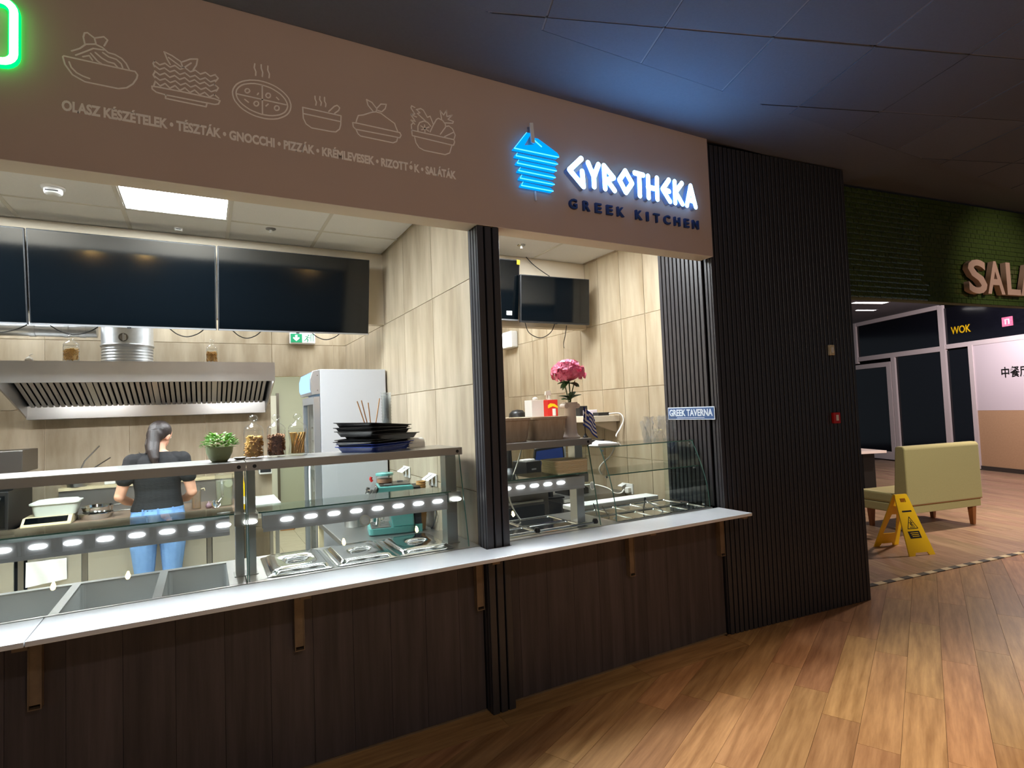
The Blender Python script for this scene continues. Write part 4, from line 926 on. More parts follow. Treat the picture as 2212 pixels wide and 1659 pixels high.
# ------------------------------------------------------------------ serving units
ZT = .905
def frame_xy(b, x0, x1, y0, y1, holes, z0, z1):
    """a plate with rectangular holes that all share one y range"""
    hy0, hy1 = holes[0][2], holes[0][3]
    b.box(x0, x1, y0, hy0, z0, z1).box(x0, x1, hy1, y1, z0, z1)
    xs = [x0]+[v for h in holes for v in h[:2]]+[x1]
    for k in range(0, len(xs), 2): b.box(xs[k], xs[k+1], hy0, hy1, z0, z1)
    return b
t = thing('serving_unit', 'steel serving unit with empty open wells at the left counter', 'serving unit', (-.85, 2.96, 0))
def U(name, m, mb, **k): return mb.build(name, M[m], t, **k)
o = lambda x: x+.85
U('deck', 'steel', frame_xy(MB(), o(-2.1), o(.163), 0, .545, [(o(-1.17), o(-.572), .016, .505), (o(-.538), o(-.212), .016, .505), (o(-.176), o(.092), .016, .505)], ZT-.006, ZT+.002))
for x0, x1 in ((-1.17, -.572), (-.538, -.212), (-.176, .092)):
    w = U('well', 'wellsteel', MB().loft([rrect((x1-x0)/2+.001, .246, .02, ZT-.004, cx=(o(x0)+o(x1))/2, cy=.2605), rrect((x1-x0)/2+.001, .246, .02, ZT-.19, cx=(o(x0)+o(x1))/2, cy=.2605)], caps=False))
    MB().box(o(x0), o(x1), .016, .505, ZT-.196, ZT-.19).build('well_floor', M['wellsteel'], w)
U('well_bracket', 'steel', MB().box(o(-.214), o(-.176), .500, .5045, ZT-.15, ZT-.002))
U('body', 'steelw', MB().box(o(-2.1), o(.163), .019, .028, .1, ZT-.006).box(o(-2.1), o(.163), .53, .545, .1, ZT-.006).box(o(-2.1), o(.163), .028, .53, .1, .3))
t = thing('serving_unit', 'steel serving unit holding three lidded pans by the slim pillar', 'serving unit', (.75, 2.96, 0))
MB().box(-.583, .62, 0, .545, ZT-.006, ZT+.002).build('deck', M['steel'], t)
MB().box(-.583, .62, .019, .028, .1, ZT-.006).box(-.583, .62, .53, .545, .1, ZT-.006).box(-.583, .62, .028, .53, .1, .3).build('body', M['steelw'], t)
def gn_lid(label, x):
    t = thing('pan_lid', label, 'pan lid', (x, 3.222, ZT+.0025))
    R_ = [rrect(.156, .225, .025, 0), rrect(.158, .227, .026, .003), rrect(.150, .219, .022, .005), rrect(.138, .204, .03, .006), rrect(.130, .194, .035, .018), rrect(.120, .184, .035, .022)]
    cr = lambda rx, ry, z: [(rx*math.cos(math.radians(90*(i//5)+9+18*(i % 5))), ry*math.sin(math.radians(90*(i//5)+9+18*(i % 5))), z) for i in range(20)]
    MB().loft(R_+[cr(.072, .060, .0225), cr(.066, .054, .020), cr(.055, .044, .009), cr(.03, .024, .007)]).build('lid', M['chrome'], t, smooth=40)
    MB().tube([(-.052, 0, .016), (-.035, 0, .0235), (0, 0, .026), (.035, 0, .0235), (.052, 0, .016)], [.007, .009, .010, .009, .007], 8).build('handle', M['chrome'], t, smooth=60)
for x, lb in ((.415, 'steel pan lid next to the double shelf post'), (.745, 'middle steel pan lid of three in the serving unit'), (1.075, 'steel pan lid nearest the slim black pillar')): gn_lid(lb, x)
t = thing('serving_unit', 'steel serving unit with open pans and a front rail right of the pillar', 'serving unit', (1.96, 2.96, 0))
MB().box(-.53, -.49, 0, .545, ZT-.006, ZT+.002).box(.20, .42, 0, .545, ZT-.006, ZT+.002).box(-.49, .20, 0, .05, ZT-.006, ZT+.002).box(-.49, .20, .515, .545, ZT-.006, ZT+.002).box(-.49, .20, .277, .287, ZT-.006, ZT+.002).box(-.15, -.14, .05, .277, ZT-.006, ZT+.002).box(-.15, -.14, .287, .515, ZT-.006, ZT+.002).build('deck', M['steel'], t)
MB().box(-.53, .41, .019, .028, .1, ZT-.006).box(-.53, .41, .53, .545, .1, ZT-.006).box(-.53, .41, .028, .53, .1, .3).build('body', M['steelw'], t)
r_ = MB().tube([(-.50, .022, ZT+.026), (.23, .022, ZT+.026)], .008, 8).build('rail', M['chrome'], t, smooth=60)
for x in (-.20, .235): MB().lathe([(.001, 0), (.017, 0), (.020, .012), (.014, .028), (.001, .030)], n=16).build('knob', M['black'], r_, smooth=40, loc=(x, .022, ZT+.020))
def gn_pan(label, x, y, hx, hy, depth, food=None, grp=None):
    t = thing('steel_pan', label, 'pan', (x, y, ZT+.0025), group=grp)
    MB().loft([rrect(hx, hy, .02, 0), rrect(hx, hy, .02, .003), rrect(hx-.010, hy-.010, .018, .004), rrect(hx-.016, hy-.016, .02, -.006), rrect(hx-.022, hy-.022, .02, -depth+.004), rrect(hx-.03, hy-.03, .02, -depth)]).build('pan', M['chrome'], t, smooth=40)
    if food:
        b = MB(); rr = random.Random(int(x*1000))
        for k in range(26): b.ball((rr.uniform(-hx+.04, hx-.04), rr.uniform(-hy+.04, hy-.04), -depth+.012+rr.random()*.012), rr.uniform(.012, .02), 8, 5)
        b.build('food', M[food], t, smooth=60, kind='stuff')
for (x, y), lb in zip(((1.643, 3.1235), (1.983, 3.1235), (1.643, 3.360), (1.983, 3.360)), ('open steel pan right behind the rail next to the pillar', 'open steel pan behind the rail knob nearer the display case', 'open steel pan in the back row next to the pillar', 'open steel pan in the back row nearer the shelf post')):
    gn_pan(lb, x, y, .164, .108, .05)
tag(MB().box(2.40, 3.24, 3.525, 3.67, ZT-.006, ZT+.03).build('cutting_board', M['white'], bevel=.006), 'long white plastic board behind the glass display case', 'board')
# base of the display case with its small pans
t = thing('display_case', 'curved glass display case at the right end of the counter', 'display case', (2.82, 2.96, 0))
cols = [(-.435+.170*k, -.435+.170*k+.158) for k in range(5)]
fr = MB()
for r0, r1 in ((.045, .245), (.285, .495)): frame_xy(fr, -.44, .44, r0-.020 if r0 < .1 else .265, r1+.02, [(c[0], c[1], r0, r1) for c in cols], ZT-.006, ZT+.002)
fr.build('base_deck', M['steel'], t)
MB().box(-.44, .44, .019, .025, .1, ZT-.006).box(-.44, .44, .515, .53, .1, ZT-.006).build('body', M['steelw'], t)
def curve(n=10):
    out = []
    for k in range(n+1):
        s_ = k/n; out.append((.045+.145*(s_**1.9), ZT+.004+(1.383-ZT)*s_))
    return out
cv = curve()
th_ = .006
ff = [(y, z) for y, z in cv]; bb = [(y+th_, z) for y, z in cv][::-1]
MB().prism(ff+bb, YZ, -.43, .43).build('front_glass', M['gguard'], t, smooth=30)
for x in (-.437, .431):
    e_ = MB().prism([(y+.0065, z) for y, z in cv]+[(.50, 1.383), (.50, ZT+.004)], YZ, x, x+.006).build('side_glass', M['gguard'], t)
    MB().tube([((x+.003), y-.001, z) for y, z in cv], .0036, 6).build('glass_edge', M['gedge'], e_, smooth=60)
o = MB().box(-.44, .44, .178, .52, 1.3885, 1.3955).build('top_glass', M['gguard'], t)
MB().box(-.44, .44, .174, .178, 1.3885, 1.3955).build('glass_edge', M['gedge'], o)
o = MB().box(-.43, .43, .135, .50, 1.20, 1.207).build('shelf_glass', M['gguard'], t)
MB().box(-.43, .43, .131, .135, 1.20, 1.207).build('glass_edge', M['gedge'], o)
for x in (-.418, .412):
    for y, z in ((.175, 1.368), (.142, 1.19), (.07, .925)):
        MB().lathe([(.001, 0), (.011, 0), (.011, .012), (.001, .012)], n=12).build('clamp', M['chrome'], t, smooth=40, loc=(x, y+.012, z-.006))
PL = ['with brown sauce', 'with orange filling', 'third from its left end', 'below the tongs', 'at its right end']
for j, (r0, r1, w_) in enumerate(((.045, .245, 'front row'), (.285, .495, 'back row'))):
    for i, c in enumerate(cols):
        gn_pan('small steel pan in the %s of the display case, %s from its left end' % (w_, ('first', 'second', 'third', 'fourth', 'fifth')[i]), 2.82+(c[0]+c[1])/2, 2.96+(r0+r1)/2, .0845, (r1-r0)/2+.006, .045, {(0, 0): 'food2', (1, 0): 'food1', (1, 3): 'food1'}.get((j, i)))
t = thing('serving_tongs', 'steel serving tongs with dark grips standing in the display case pans', 'tongs', (2.72, 3.13, ZT-.038))
MB().tube([(0, 0, 0), (.03, .02, .07), (.055, .03, .122)], [.006, .005, .005], 8).build('arm', M['dsteel'], t, smooth=60)
MB().tube([(.14, -.06, .045), (.09, -.01, .09), (.055, .03, .122)], [.006, .005, .005], 8).build('arm', M['steel'], t, smooth=60)
MB().ball((.057, .032, .128), (.009, .009, .014), 10, 6).build('hinge', M['black'], t, smooth=60)
for (x, y, lx), lb in zip(((2.425, 3.18, -.02), (2.445, 3.06, -.06)), ('spoon handle standing in the brown sauce pan', 'spoon handle leaning out of the orange filling pan')):
    t = thing('spoon', lb, 'spoon', (x, y+.08, ZT-.034))
    MB().tube([(0, 0, .01), (lx*.3, .01, .06), (lx, .02, .12)], .0045, 6).build('handle', M['dsteel'], t, smooth=60)
    MB().ball((0, 0, .008), (.018, .012, .006), 10, 6).build('bowl', M['dsteel'], t, smooth=60)

# gantries: shelf, posts, glass shelf with lamp strip, sloping front glass
def gantry(label, x0, x1, posts, lamps, zl=1.225, ribs=False, front=True, z1=1.468):
    t = thing('serving_gantry', label, 'gantry', (x0, 2.96, ZT+.0025)); zo = ZT+.0025
    B = lambda a, b_, c, d, e, f: MB().box(a-x0, b_-x0, c-2.96, d-2.96, e-zo, f-zo)
    s_ = B(x0, x1, 3.03, 3.41, z1-.004, z1).build('top_shelf', M['steel'], t)
    B(x0, x1, 3.03, 3.036, z1-.042, z1-.004).box(0, x1-x0, .444, .45, z1-.042-zo, z1-.004-zo).build('shelf_lip', M['steel2'], s_)
    for px in (x0+.035, x1-.03):
        MB().lathe([(.001, 0), (.009, 0), (.009, .003), (.001, .003)], n=14).build('bolt', M['black'], s_, loc=(px-x0, 3.03-2.96+.0015, z1-.022-zo), rot=(PI/2, 0, 0))
    for p0, p1 in posts:
        pp = B(p0, p1, 3.12, 3.128, zo, z1-.042).box(p0-x0, p0-x0+.006, .168, .24, 0, z1-.042-zo).box(p1-x0-.006, p1-x0, .168, .24, 0, z1-.042-zo).build('post', M['steel'], t)
        MB().box(p0-x0-.008, p1-x0+.008, .15, .26, 0, .003).build('foot_plate', M['steel2'], pp)
    gx0, gx1 = lamps[2], lamps[3]
    gs = B(gx0, gx1, 3.050, 3.30, zl, zl+.006).build('glass_shelf', M['gshelf'], t)
    B(gx0, gx1, 3.046, 3.050, zl, zl+.006).build('glass_edge', M['gedge'], gs)
    h = MB().prism([(3.095-2.96, zl-.012-zo), (3.055-2.96, zl-.016-zo), (3.06-2.96, zl-.078-zo), (3.11-2.96, zl-.083-zo), (3.15-2.96, zl-.012-zo)], YZ, gx0-x0+.02, gx1-x0-.02).build('lamp_strip', M['strip'], t)
    MB().box(gx0-x0+.04, gx1-x0-.04, .106, .140, zl-.0775-zo, zl-.075-zo).hexa([(gx0-x0+.04, .104, zl-.0855-zo), (gx1-x0-.04, .104, zl-.0855-zo), (gx1-x0-.04, .146, zl-.0855-zo), (gx0-x0+.04, .146, zl-.0855-zo), (gx0-x0+.04, .104, zl-.0835-zo), (gx1-x0-.04, .104, zl-.0835-zo), (gx1-x0-.04, .146, zl-.0835-zo), (gx0-x0+.04, .146, zl-.0835-zo)]).build('under_fill', M['under'], h)  # unseen glowing underside added to light the pans and the counter
    MB().box(gx0-x0+.02, gx1-x0-.02, .0972, .0995, zl-.095-zo, zl-.0765-zo).build('strip_lip', M['strip'], h)  # lip added to keep the added under-glow out of view
    L_ = Vector((0, .005, -.062)).normalized(); nrm = Vector((0, -.062, -.005)).normalized()
    for k in range(lamps[0]):
        cx = lamps[1]+k*lamps[4]-x0; c = Vector((cx, 3.0573-2.96, zl-.044-zo))
        P = []
        for q in range(16):
            a = 2*PI*q/16; u = .021*math.cos(a)+(.010 if math.cos(a) > 0 else -.010); v_ = .0105*math.sin(a)
            P.append(c+Vector((1, 0, 0))*u+L_*v_)
        MB().loft([[tuple(p) for p in P], [tuple(p+nrm*.004) for p in P], [tuple(c+(p-c)*.8+nrm*.006) for p in P]]).build('heat_lamp', M['heat'], h)
    if ribs:
        n = int((gx1-gx0-.04)/.0125)
        b = MB()
        for k in range(n):
            x = gx0-x0+.026+k*.0125
            if any(abs(x-(lamps[1]+i*lamps[4]-x0)) < .036 for i in range(lamps[0])): continue
            b.hexa([(x, .0932, zl-.018-zo), (x+.005, .0932, zl-.018-zo), (x+.005, .097, zl-.018-zo), (x, .097, zl-.018-zo), (x, .0980, zl-.076-zo), (x+.005, .0980, zl-.076-zo), (x+.005, .102, zl-.076-zo), (x, .102, zl-.076-zo)])
        b.build('rib', M['strip'], h, kind='stuff')
    for p0, p1 in posts: B(p0-.006, p1+.006, 3.07, 3.12, zl-.06, zl-.004).build('shelf_arm', M['steel2'], t)
    if front:
        fg = MB().hexa([(0, .008, .003), (x1-x0, .008, .003), (x1-x0, .014, .003), (0, .014, .003), (0, .110, z1-.045-zo), (x1-x0, .110, z1-.045-zo), (x1-x0, .116, z1-.045-zo), (0, .116, z1-.045-zo)]).build('front_glass', M['gguard'], t)
        for xx in (0, x1-x0-.004): MB().hexa([(xx, .0075, .003), (xx+.004, .0075, .003), (xx+.004, .0145, .003), (xx, .0145, .003), (xx, .1095, z1-.045-zo), (xx+.004, .1095, z1-.045-zo), (xx+.004, .1165, z1-.045-zo), (xx, .1165, z1-.045-zo)]).build('glass_edge', M['gedge'], fg)
    return t
gantry('steel shelf gantry over the empty wells', -1.9, .170, [(-1.78, -1.73), (.126, .163)], (13, -1.197, -1.88, .118, .1155), zl=1.219, ribs=True)
gantry('steel shelf gantry over the three lidded pans', .174, 1.305, [(.180, .217), (1.235, 1.30)], (9, .355, .225, 1.235, .1145), zl=1.213)
gantry('steel shelf gantry over the open pans right of the pillar', 1.53, 2.232, [(1.54, 1.59), (2.155, 2.215)], (5, 1.60, 1.53, 2.20, .0985), zl=1.24)
def sticker_disc(label, loc, rot):
    t = thing('round_sticker', label, 'sticker', loc); t.rotation_euler = rot
    MB().lathe([(.001, 0), (.03, 0), (.03, .002), (.001, .002)], n=24).build('disc', M['paper'], t)
    MB().lathe([(.019, .0021), (.022, .0021), (.022, .0026), (.019, .0026)], n=24).build('printed_ring', M['silver'], t)
sticker_disc('round white sticker on the glass shelf beside the double post', (.075, 3.10, 1.2255), (0, 0, 0))
sticker_disc('round white sticker hanging in front of the coffee machine', (.74, 3.045, 1.115), (PI/2-.3, 0, 0))
sticker_disc('round white sticker on the left side glass of the display case', (2.3826, 3.25, 1.12), (0, -PI/2, 0))

# ------------------------------------------------------------------ things on the top shelves
ZS = 1.4685
t = thing('potted_herb', 'bushy green herb in a sage bowl on the shelf', 'plant', (.062, 3.20, ZS))
MB().lathe([(.001, 0), (.034, 0), (.046, .014), (.059, .045), (.0625, .075), (.058, .076), (.05, .06), (.001, .058)], n=28).build('bowl', M['sage'], t, smooth=50)
b = MB(); rr = random.Random(4)
for k in range(330):
    a = rr.random()*2*PI; el = rr.random()**.7; rad = .080*math.sqrt(1-el**2*.75); z = .07+.062*el*(.8+.4*rr.random()); rad *= (.55+.45*rr.random())
    p = Vector((rad*math.cos(a), rad*math.sin(a), z)); d = Vector((math.cos(a+rr.uniform(-.7, .7)), math.sin(a+rr.uniform(-.7, .7)), rr.uniform(.0, .9))).normalized()
    s_ = d.cross(Vector((0, 0, 1))).normalized(); w = rr.uniform(.005, .0085); l_ = rr.uniform(.018, .028)
    b.add([tuple(p), tuple(p+d*l_*.5+s_*w), tuple(p+d*l_+Vector((0, 0, -.003))), tuple(p+d*l_*.5-s_*w), tuple(p+d*l_*.5+Vector((0, 0, -.003)))], [(0, 1, 4), (1, 2, 4), (2, 3, 4), (3, 0, 4)])
b.build('foliage', M['herb'], t, kind='stuff')
t = thing('small_dish', 'small white dish between the herb and the first pasta jar', 'dish', (.158, 3.25, ZS))
MB().lathe([(.001, 0), (.018, 0), (.032, .010), (.033, .012), (.020, .004), (.001, .003)], n=20).build('dish', M['paper'], t, smooth=40)
glass_jar('shelf pasta jar of yellow penne nearest the herb', (.224, 3.28, ZS), .0485, .145, 'pasta')
glass_jar('shelf pasta jar of brown twists in the middle of three', (.336, 3.29, ZS), .0475, .145, 'pasta2', kind='twist')
glass_jar('waisted shelf jar of long spaghetti', (.446, 3.30, ZS), .0495, .145, 'pasta3', kind='long', waist=.16)
R_ = []
for hx, hy, z in ((.164, .122, 0), (.178, .136, .026), (.190, .148, .029), (.190, .148, .032), (.176, .134, .031), (.160, .118, .004)): R_.append(rrect(hx, hy, .03, z))
tr_b = MB().loft(R_).mesh('serving_tray', M['btray'], smooth=35); tr_u = MB().loft(R_).mesh('serving_tray', M['blue'], smooth=35)
tz = ZS; LT = ['blue serving tray lying directly on the shelf', 'blue serving tray under the black ones', 'lowest black serving tray on top of the blue trays', 'second black serving tray from the bottom', 'black serving tray sticking out to the right', 'fourth black serving tray from the bottom', 'black serving tray just below the topmost one', 'topmost tilted black serving tray of the stack']
for k, (dx, dy, an, m, dz, rx, ry) in enumerate(((0, 0, 38, tr_u, .0, 0, 0), (.006, .002, 37, tr_u, .012, 0, 0), (-.012, 0, 40, tr_b, .026, 0, 0), (.0, .004, 36, tr_b, .039, .0, -.03), (.036, -.006, 33, tr_b, .058, 0, .02), (-.004, .0, 39, tr_b, .079, 0, 0), (-.010, .006, 41, tr_b, .093, 0, .03), (-.006, .004, 37, tr_b, .112, .02, .06))):
    o = place(m, 'serving_tray', None, (.868+dx, 3.285+dy, tz+dz+.0015*k), (rx, ry, math.radians(an))); tag(o, LT[k], 'tray', 'serving trays stacked on the shelf')
cc = MB().lathe([(.001, 0), (.022, 0), (.030, .10), (.032, .1005), (.032, .103), (.0285, .103), (.0215, .003), (.001, .002)], n=18).mesh('plastic_cup', M['plast'], smooth=40)
for k in range(14): tag(place(cc, 'plastic_cup', None, (.985, 3.44, 1.4685+.0182*k-.0)), '%s clear plastic cup of the nested stack behind the trays' % (ORD[k] if k < 13 else 'topmost'), 'cup', 'clear plastic cups nested behind the trays')
t = thing('rear_rack', 'narrow steel rack fixed behind the shelf carrying cups and skewers', 'rack', (.9, 3.412, 1.446))
MB().box(-.08, .16, 0, .09, .016, .022).box(-.08, .16, -.001, .004, 0, .016).build('plate', M['steel2'], t)
t = thing('skewer_holder', 'clear holder of wooden skewers behind the black trays', 'holder', (.895, 3.455, 1.4685))
MB().lathe([(.001, 0), (.03, 0), (.034, .12), (.032, .12), (.028, .003), (.001, .003)], n=18).build('holder', M['plast'], t, smooth=40)
for k, (a, b_) in enumerate(((-.075, .285), (-.055, .29), (-.02, .275), (.045, .30))):
    tag(MB().tube([(-a*.2, 0, 0), (a, .0, b_)], .0035, 6).build('skewer', M['wood'], loc=(.895+.006*k-.01, 3.455, 1.474)), '%s wooden skewer standing in the clear holder behind the trays' % ('leftmost', 'second', 'third', 'rightmost')[k], 'skewer', 'wooden skewers in the clear holder')
t = thing('paper_roll', 'short white paper roll lying at the right end of the shelf', 'paper', (1.075, 3.30, ZS), math.radians(20))
MB().tube([(-.02, 0, .029), (.10, 0, .029)], .028, 18).build('roll', M['paper'], t, smooth=40)
MB().tube([(-.0205, 0, .029), (.1005, 0, .029)], .012, 12).build('core', M['felt'], t, smooth=40)
MB().hexa([(-.02,-.03,.0005),(.10,-.03,.0005),(.10,-.028,.0005),(-.02,-.028,.0005),(-.02,-.03,.03),(.10,-.03,.03),(.10,-.028,.03),(-.02,-.028,.03)]).build('loose_end', M['paper'], t)

# ------------------------------------------------------------------ right counter room
def planter(label, x, y):
    t = thing('planter_box', label, 'planter', (x, y, ZS))
    MB().loft([rrect(.105, .082, .03, 0), rrect(.112, .09, .03, .03), rrect(.126, .10, .035, .13), rrect(.132, .106, .035, .136), rrect(.132, .106, .035, .150), rrect(.120, .095, .03, .150), rrect(.11, .085, .03, .10)]).build('box', M['stone'], t, smooth=30)
planter('stone grey planter box half hidden by the slim pillar', 1.705, 3.22); planter('stone grey planter box next to the flower vase', 1.985, 3.22)
t = thing('flower_vase', 'tall grey column vase on the shelf end holding pink flowers', 'vase', (2.158, 3.16, ZS))
MB().lathe([(.001, 0), (.062, 0), (.062, .010), (.050, .018), (.044, .032), (.041, .06), (.039, .19), (.042, .21), (.05, .222), (.052, .226), (.052, .240), (.040, .240), (.036, .20), (.001, .18)], n=30).build('column', M['vase'], t, smooth=40)
for sx in (-1, 1): MB().lathe([(.001, 0), (.016, 0), (.017, .008), (.015, .05), (.016, .06), (.001, .06)], n=16).build('scroll', M['vase'], t, smooth=40, loc=(sx*.047, -.03, .215), rot=(-PI/2, 0, 0))
t = thing('hydrangea', 'pink hydrangea bouquet with dark green leaves in the grey vase', 'flower', (2.158, 3.16, ZS+.185))
rr = random.Random(9); b = MB()
for k in range(170):
    u = rr.uniform(-.35, 1); a = rr.random()*2*PI; q = math.sqrt(max(0, 1-u*u)); n_ = Vector((q*math.cos(a), q*math.sin(a), u))
    c = Vector((0, 0, .252)) + Vector((n_.x*.102, n_.y*.092, n_.z*.072)) + Vector((rr.uniform(-.018, .018), rr.uniform(-.018, .018), rr.uniform(-.012, .018)))
    s1 = n_.orthogonal().normalized(); s2 = n_.cross(s1); rt = rr.random()*6
    for p in range(4):
        an = rt+p*PI/2; d1 = s1*math.cos(an)+s2*math.sin(an); d2 = s1*math.cos(an+PI/2)+s2*math.sin(an+PI/2); L_ = .024
        b.add([tuple(c), tuple(c+d1*L_*.6+d2*L_*.5+n_*.005), tuple(c+d1*L_*1.1+n_*.003), tuple(c+d1*L_*.6-d2*L_*.5+n_*.005)], [(0, 1, 2), (0, 2, 3)])
b.ball((0, 0, .245), (.075, .07, .045), 14, 8)
b.build('blossom', M['pink'], t, kind='stuff')
MB().tube([(0, 0, .0), (.006, 0, .12), (0, 0, .22)], .005, 6).tube([(.004, 0, .0), (-.02, 0, .12), (-.04, 0, .21)], .004, 6).tube([(0, 0, 0), (.02, .01, .1), (.05, 0, .2)], .004, 6).build('stem', M['leaf'], t, smooth=60)
def leaf_mesh(L_, W_):
    b = MB(); rows = []
    for k in range(6):
        s_ = k/5; w = W_*math.sin(PI*min(s_*.9+.06, 1))**.8; z = -.5*L_*s_*s_*.35
        rows.append([(-w, L_*s_, z+.012*w/W_), (0, L_*s_, z), (w, L_*s_, z+.012*w/W_)])
    for k in range(5):
        for i in range(2): b.add([rows[k][i], rows[k][i+1], rows[k+1][i+1], rows[k+1][i]], [(0, 1, 2, 3)])
    return b.mesh('leaf', M['leaf'], smooth=60)
lm = leaf_mesh(.085, .026)
for (z, az, pit) in ((.185, 70, .1), (.19, 100, -.5), (.18, -80, -.1), (.185, 180, -.2), (.195, -30, .2), (.075, 75, .45), (.07, 110, .2), (.08, -60, .75), (.075, -100, .5), (.065, 10, .3), (.19, 20, -.3)):
    place(lm, 'leaf', t, (0, -.012, z), (pit, 0, math.radians(az)))
# little flag
t = thing('table_flag', 'small blue and white striped flag on a stick beside the vase', 'flag', (2.237, 3.13, ZS))
MB().lathe([(.001, 0), (.018, 0), (.018, .006), (.010, .014), (.006, .026), (.001, .026)], n=16).build('stand', M['black'], t, smooth=40, loc=(.018, 0, 0))
MB().tube([(.018, 0, .02), (.012, 0, .205)], .0028, 6).build('stick', M['black'], t)
fv = []
nu, nv = 13, 9
for j in range(nv+1):
    row = []
    for i in range(nu+1):
        u, v_ = i/nu, j/nv
        x = .013+.098*u-.012*v_*(1-u); z = .208-.125*v_-.075*u-.02*u*u; y = .012*math.sin(u*8+v_*2)*(.3+u)-.004
        row.append((x+.03*(1-v_)*.0, y, z))
    fv.append(row)
fb = MB(); fw = MB()
for j in range(nv):
    for i in range(nu):
        q = [fv[j][i], fv[j][i+1], fv[j+1][i+1], fv[j+1][i]]
        canton = j < 5 and i < 5
        white = (j % 2 == 1) if not canton else (j == 2 or i == 2)
        (fw if white else fb).add(q, [(0, 1, 2, 3)])
o = fb.build('cloth', M['fblue'], t, smooth=60); fw.build('white_stripe', M['paper'], o, smooth=60)

# wall shelf on the right wall and what stands on it
t = thing('wall_shelf', 'beige wall shelf with clutter along the right tiled wall', 'shelf', (2.98, 4.05, 1.535))
MB().box(0, .328, 0, 1.9, .0, .055).build('board', M['plaster'], t, bevel=.003)
for y in (.05, .9, 1.8): MB().prism([(.327, -.10), (.327, 0), (.05, 0), (.05, -.01)], lambda a, b_, d_: (a, d_, b_), y, y+.03).build('bracket', M['plaster'], t)
def box_item(nm, label, cat, x, y, z, w, d, h, m, **k):
    return tag(MB().box(-w/2, w/2, -d/2, d/2, 0, h).build(nm, M[m], loc=(x, y, z), bevel=k.get('bevel', .004)), label, cat)
t = thing('napkin_box', 'white box standing on the wall shelf behind the planters', 'box', (3.06, 5.08, 1.5905))
MB().box(-.085, .07, -.03, .12, 0, .175).build('carton', M['paper'], t, bevel=.003)
MB().lathe([(.001, 0), (.028, 0), (.030, .02), (.012, .032), (.001, .034)], n=16).build('cap', M['paper'], t, smooth=50, loc=(0, .04, .1755))
t = thing('red_tin', 'red and orange packet next to the white box on the wall shelf', 'packet', (3.085, 4.86, 1.5905))
MB().box(-.06, .06, -.04, .04, 0, .17).build('packet', M['red'], t, bevel=.003)
MB().prism([(-.058, .115), (-.03, .135), (.02, .128), (.058, .10), (.058, .085), (.0, .105), (-.058, .085)], XZ, -.0425, -.0402).build('printed_band', M['yellow'], t)
MB().lathe([(.001, 0), (.019, 0), (.019, .07), (.001, .07)], n=14).build('printed_glass', M['lid'], t, loc=(.012, -.0415, .01))
t = thing('spray_bottle', 'white spray bottle behind the red packet on the wall shelf', 'bottle', (3.16, 5.0, 1.5905))
MB().lathe([(.001, 0), (.034, 0), (.035, .15), (.014, .20), (.012, .22), (.001, .22)], n=18).build('bottle', M['lid'], t, smooth=40)
MB().hexa([(-.05,-.012,.222),(.02,-.012,.222),(.02,.012,.222),(-.05,.012,.222),(-.045,-.010,.262),(.01,-.010,.270),(.01,.010,.270),(-.045,.010,.262)]).box(-.035, -.028, -.006, .006, .18, .222).build('trigger_head', M['paper'], t)
t = thing('peaked_hat', 'dark grey cap lying at the far end of the wall shelf', 'cap', (3.08, 5.55, 1.5905))
MB().lathe([(.10, 0), (.095, .04), (.06, .075), (.001, .085)], n=18).build('crown', M['bezel'], t, smooth=60)
MB().loft([[( .06+.12*math.cos(a), .08*math.sin(a), .004) for a in [i*PI/8-PI/2 for i in range(9)]], [(.06+.12*math.cos(a), .08*math.sin(a), .010) for a in [i*PI/8-PI/2 for i in range(9)]]]).build('peak', M['bezel'], t)
box_item('dark_box', 'dark box on the wall shelf behind the flag', 'box', 3.14, 4.42, 1.5905, .09, .10, .095, 'bezel')
box_item('pink_box', 'pale pink carton on the near part of the wall shelf', 'box', 3.14, 4.27, 1.5905, .09, .10, .055, 'wpanel')
box_item('card_reader', 'flat dark grey device at the near end of the wall shelf', 'device', 3.15, 4.12, 1.5905, .12, .09, .03, 'bezel')
cable('white cable dropping from the near end of the wall shelf', [(3.20, 4.07, 1.605), (3.28, 4.02, 1.605), (3.30, 3.99, 1.55), (3.27, 4.0, 1.48), (3.22, 4.0, 1.42), (3.20, 3.98, 1.402)], .007, 'paper')
cable('white cable curling down behind the display case glass', [(2.62, 3.30, 1.398), (2.66, 3.34, 1.36), (2.64, 3.37, 1.30), (2.58, 3.4, 1.24), (2.575, 3.42, 1.20)], .006, 'paper')
cable('white cable running along the table to the wall socket', [(2.80, 4.35, 1.0), (2.92, 4.2, .98), (3.02, 4.1, .985), (3.12, 4.03, .95), (3.17, 4.0, .905), (3.24, 4.0, .90), (3.27, 3.99, .93)], .006, 'paper')
cable('pale cable hanging behind the shelf beside the pillar', [(1.93, 3.414, 1.45), (1.90, 3.43, 1.33), (1.84, 3.44, 1.18), (1.82, 3.44, 1.08), (1.85, 3.44, .99), (1.90, 3.44, .914)], .006, 'paper')
t = thing('wall_socket', 'white wall socket with a plug on the right tiled wall', 'socket', (3.3105, 3.985, .935))
MB().box(-.012, 0, -.075, .075, -.045, .045).build('plate', M['white'], t, bevel=.003)
MB().box(-.05, -.012, -.06, -.015, -.03, .015).build('plug', M['paper'], t, bevel=.005)
MB().hexa([(-.014,.01,.036),(-.010,.01,.042),(-.010,.07,.042),(-.014,.07,.036),(-.06,.01,.02),(-.056,.01,.026),(-.056,.07,.026),(-.06,.07,.02)]).build('flap', M['white'], t)
t = thing('emergency_light', 'white wall lamp box high behind the slim pillar', 'lamp', (3.3105, 6.02, 2.42))
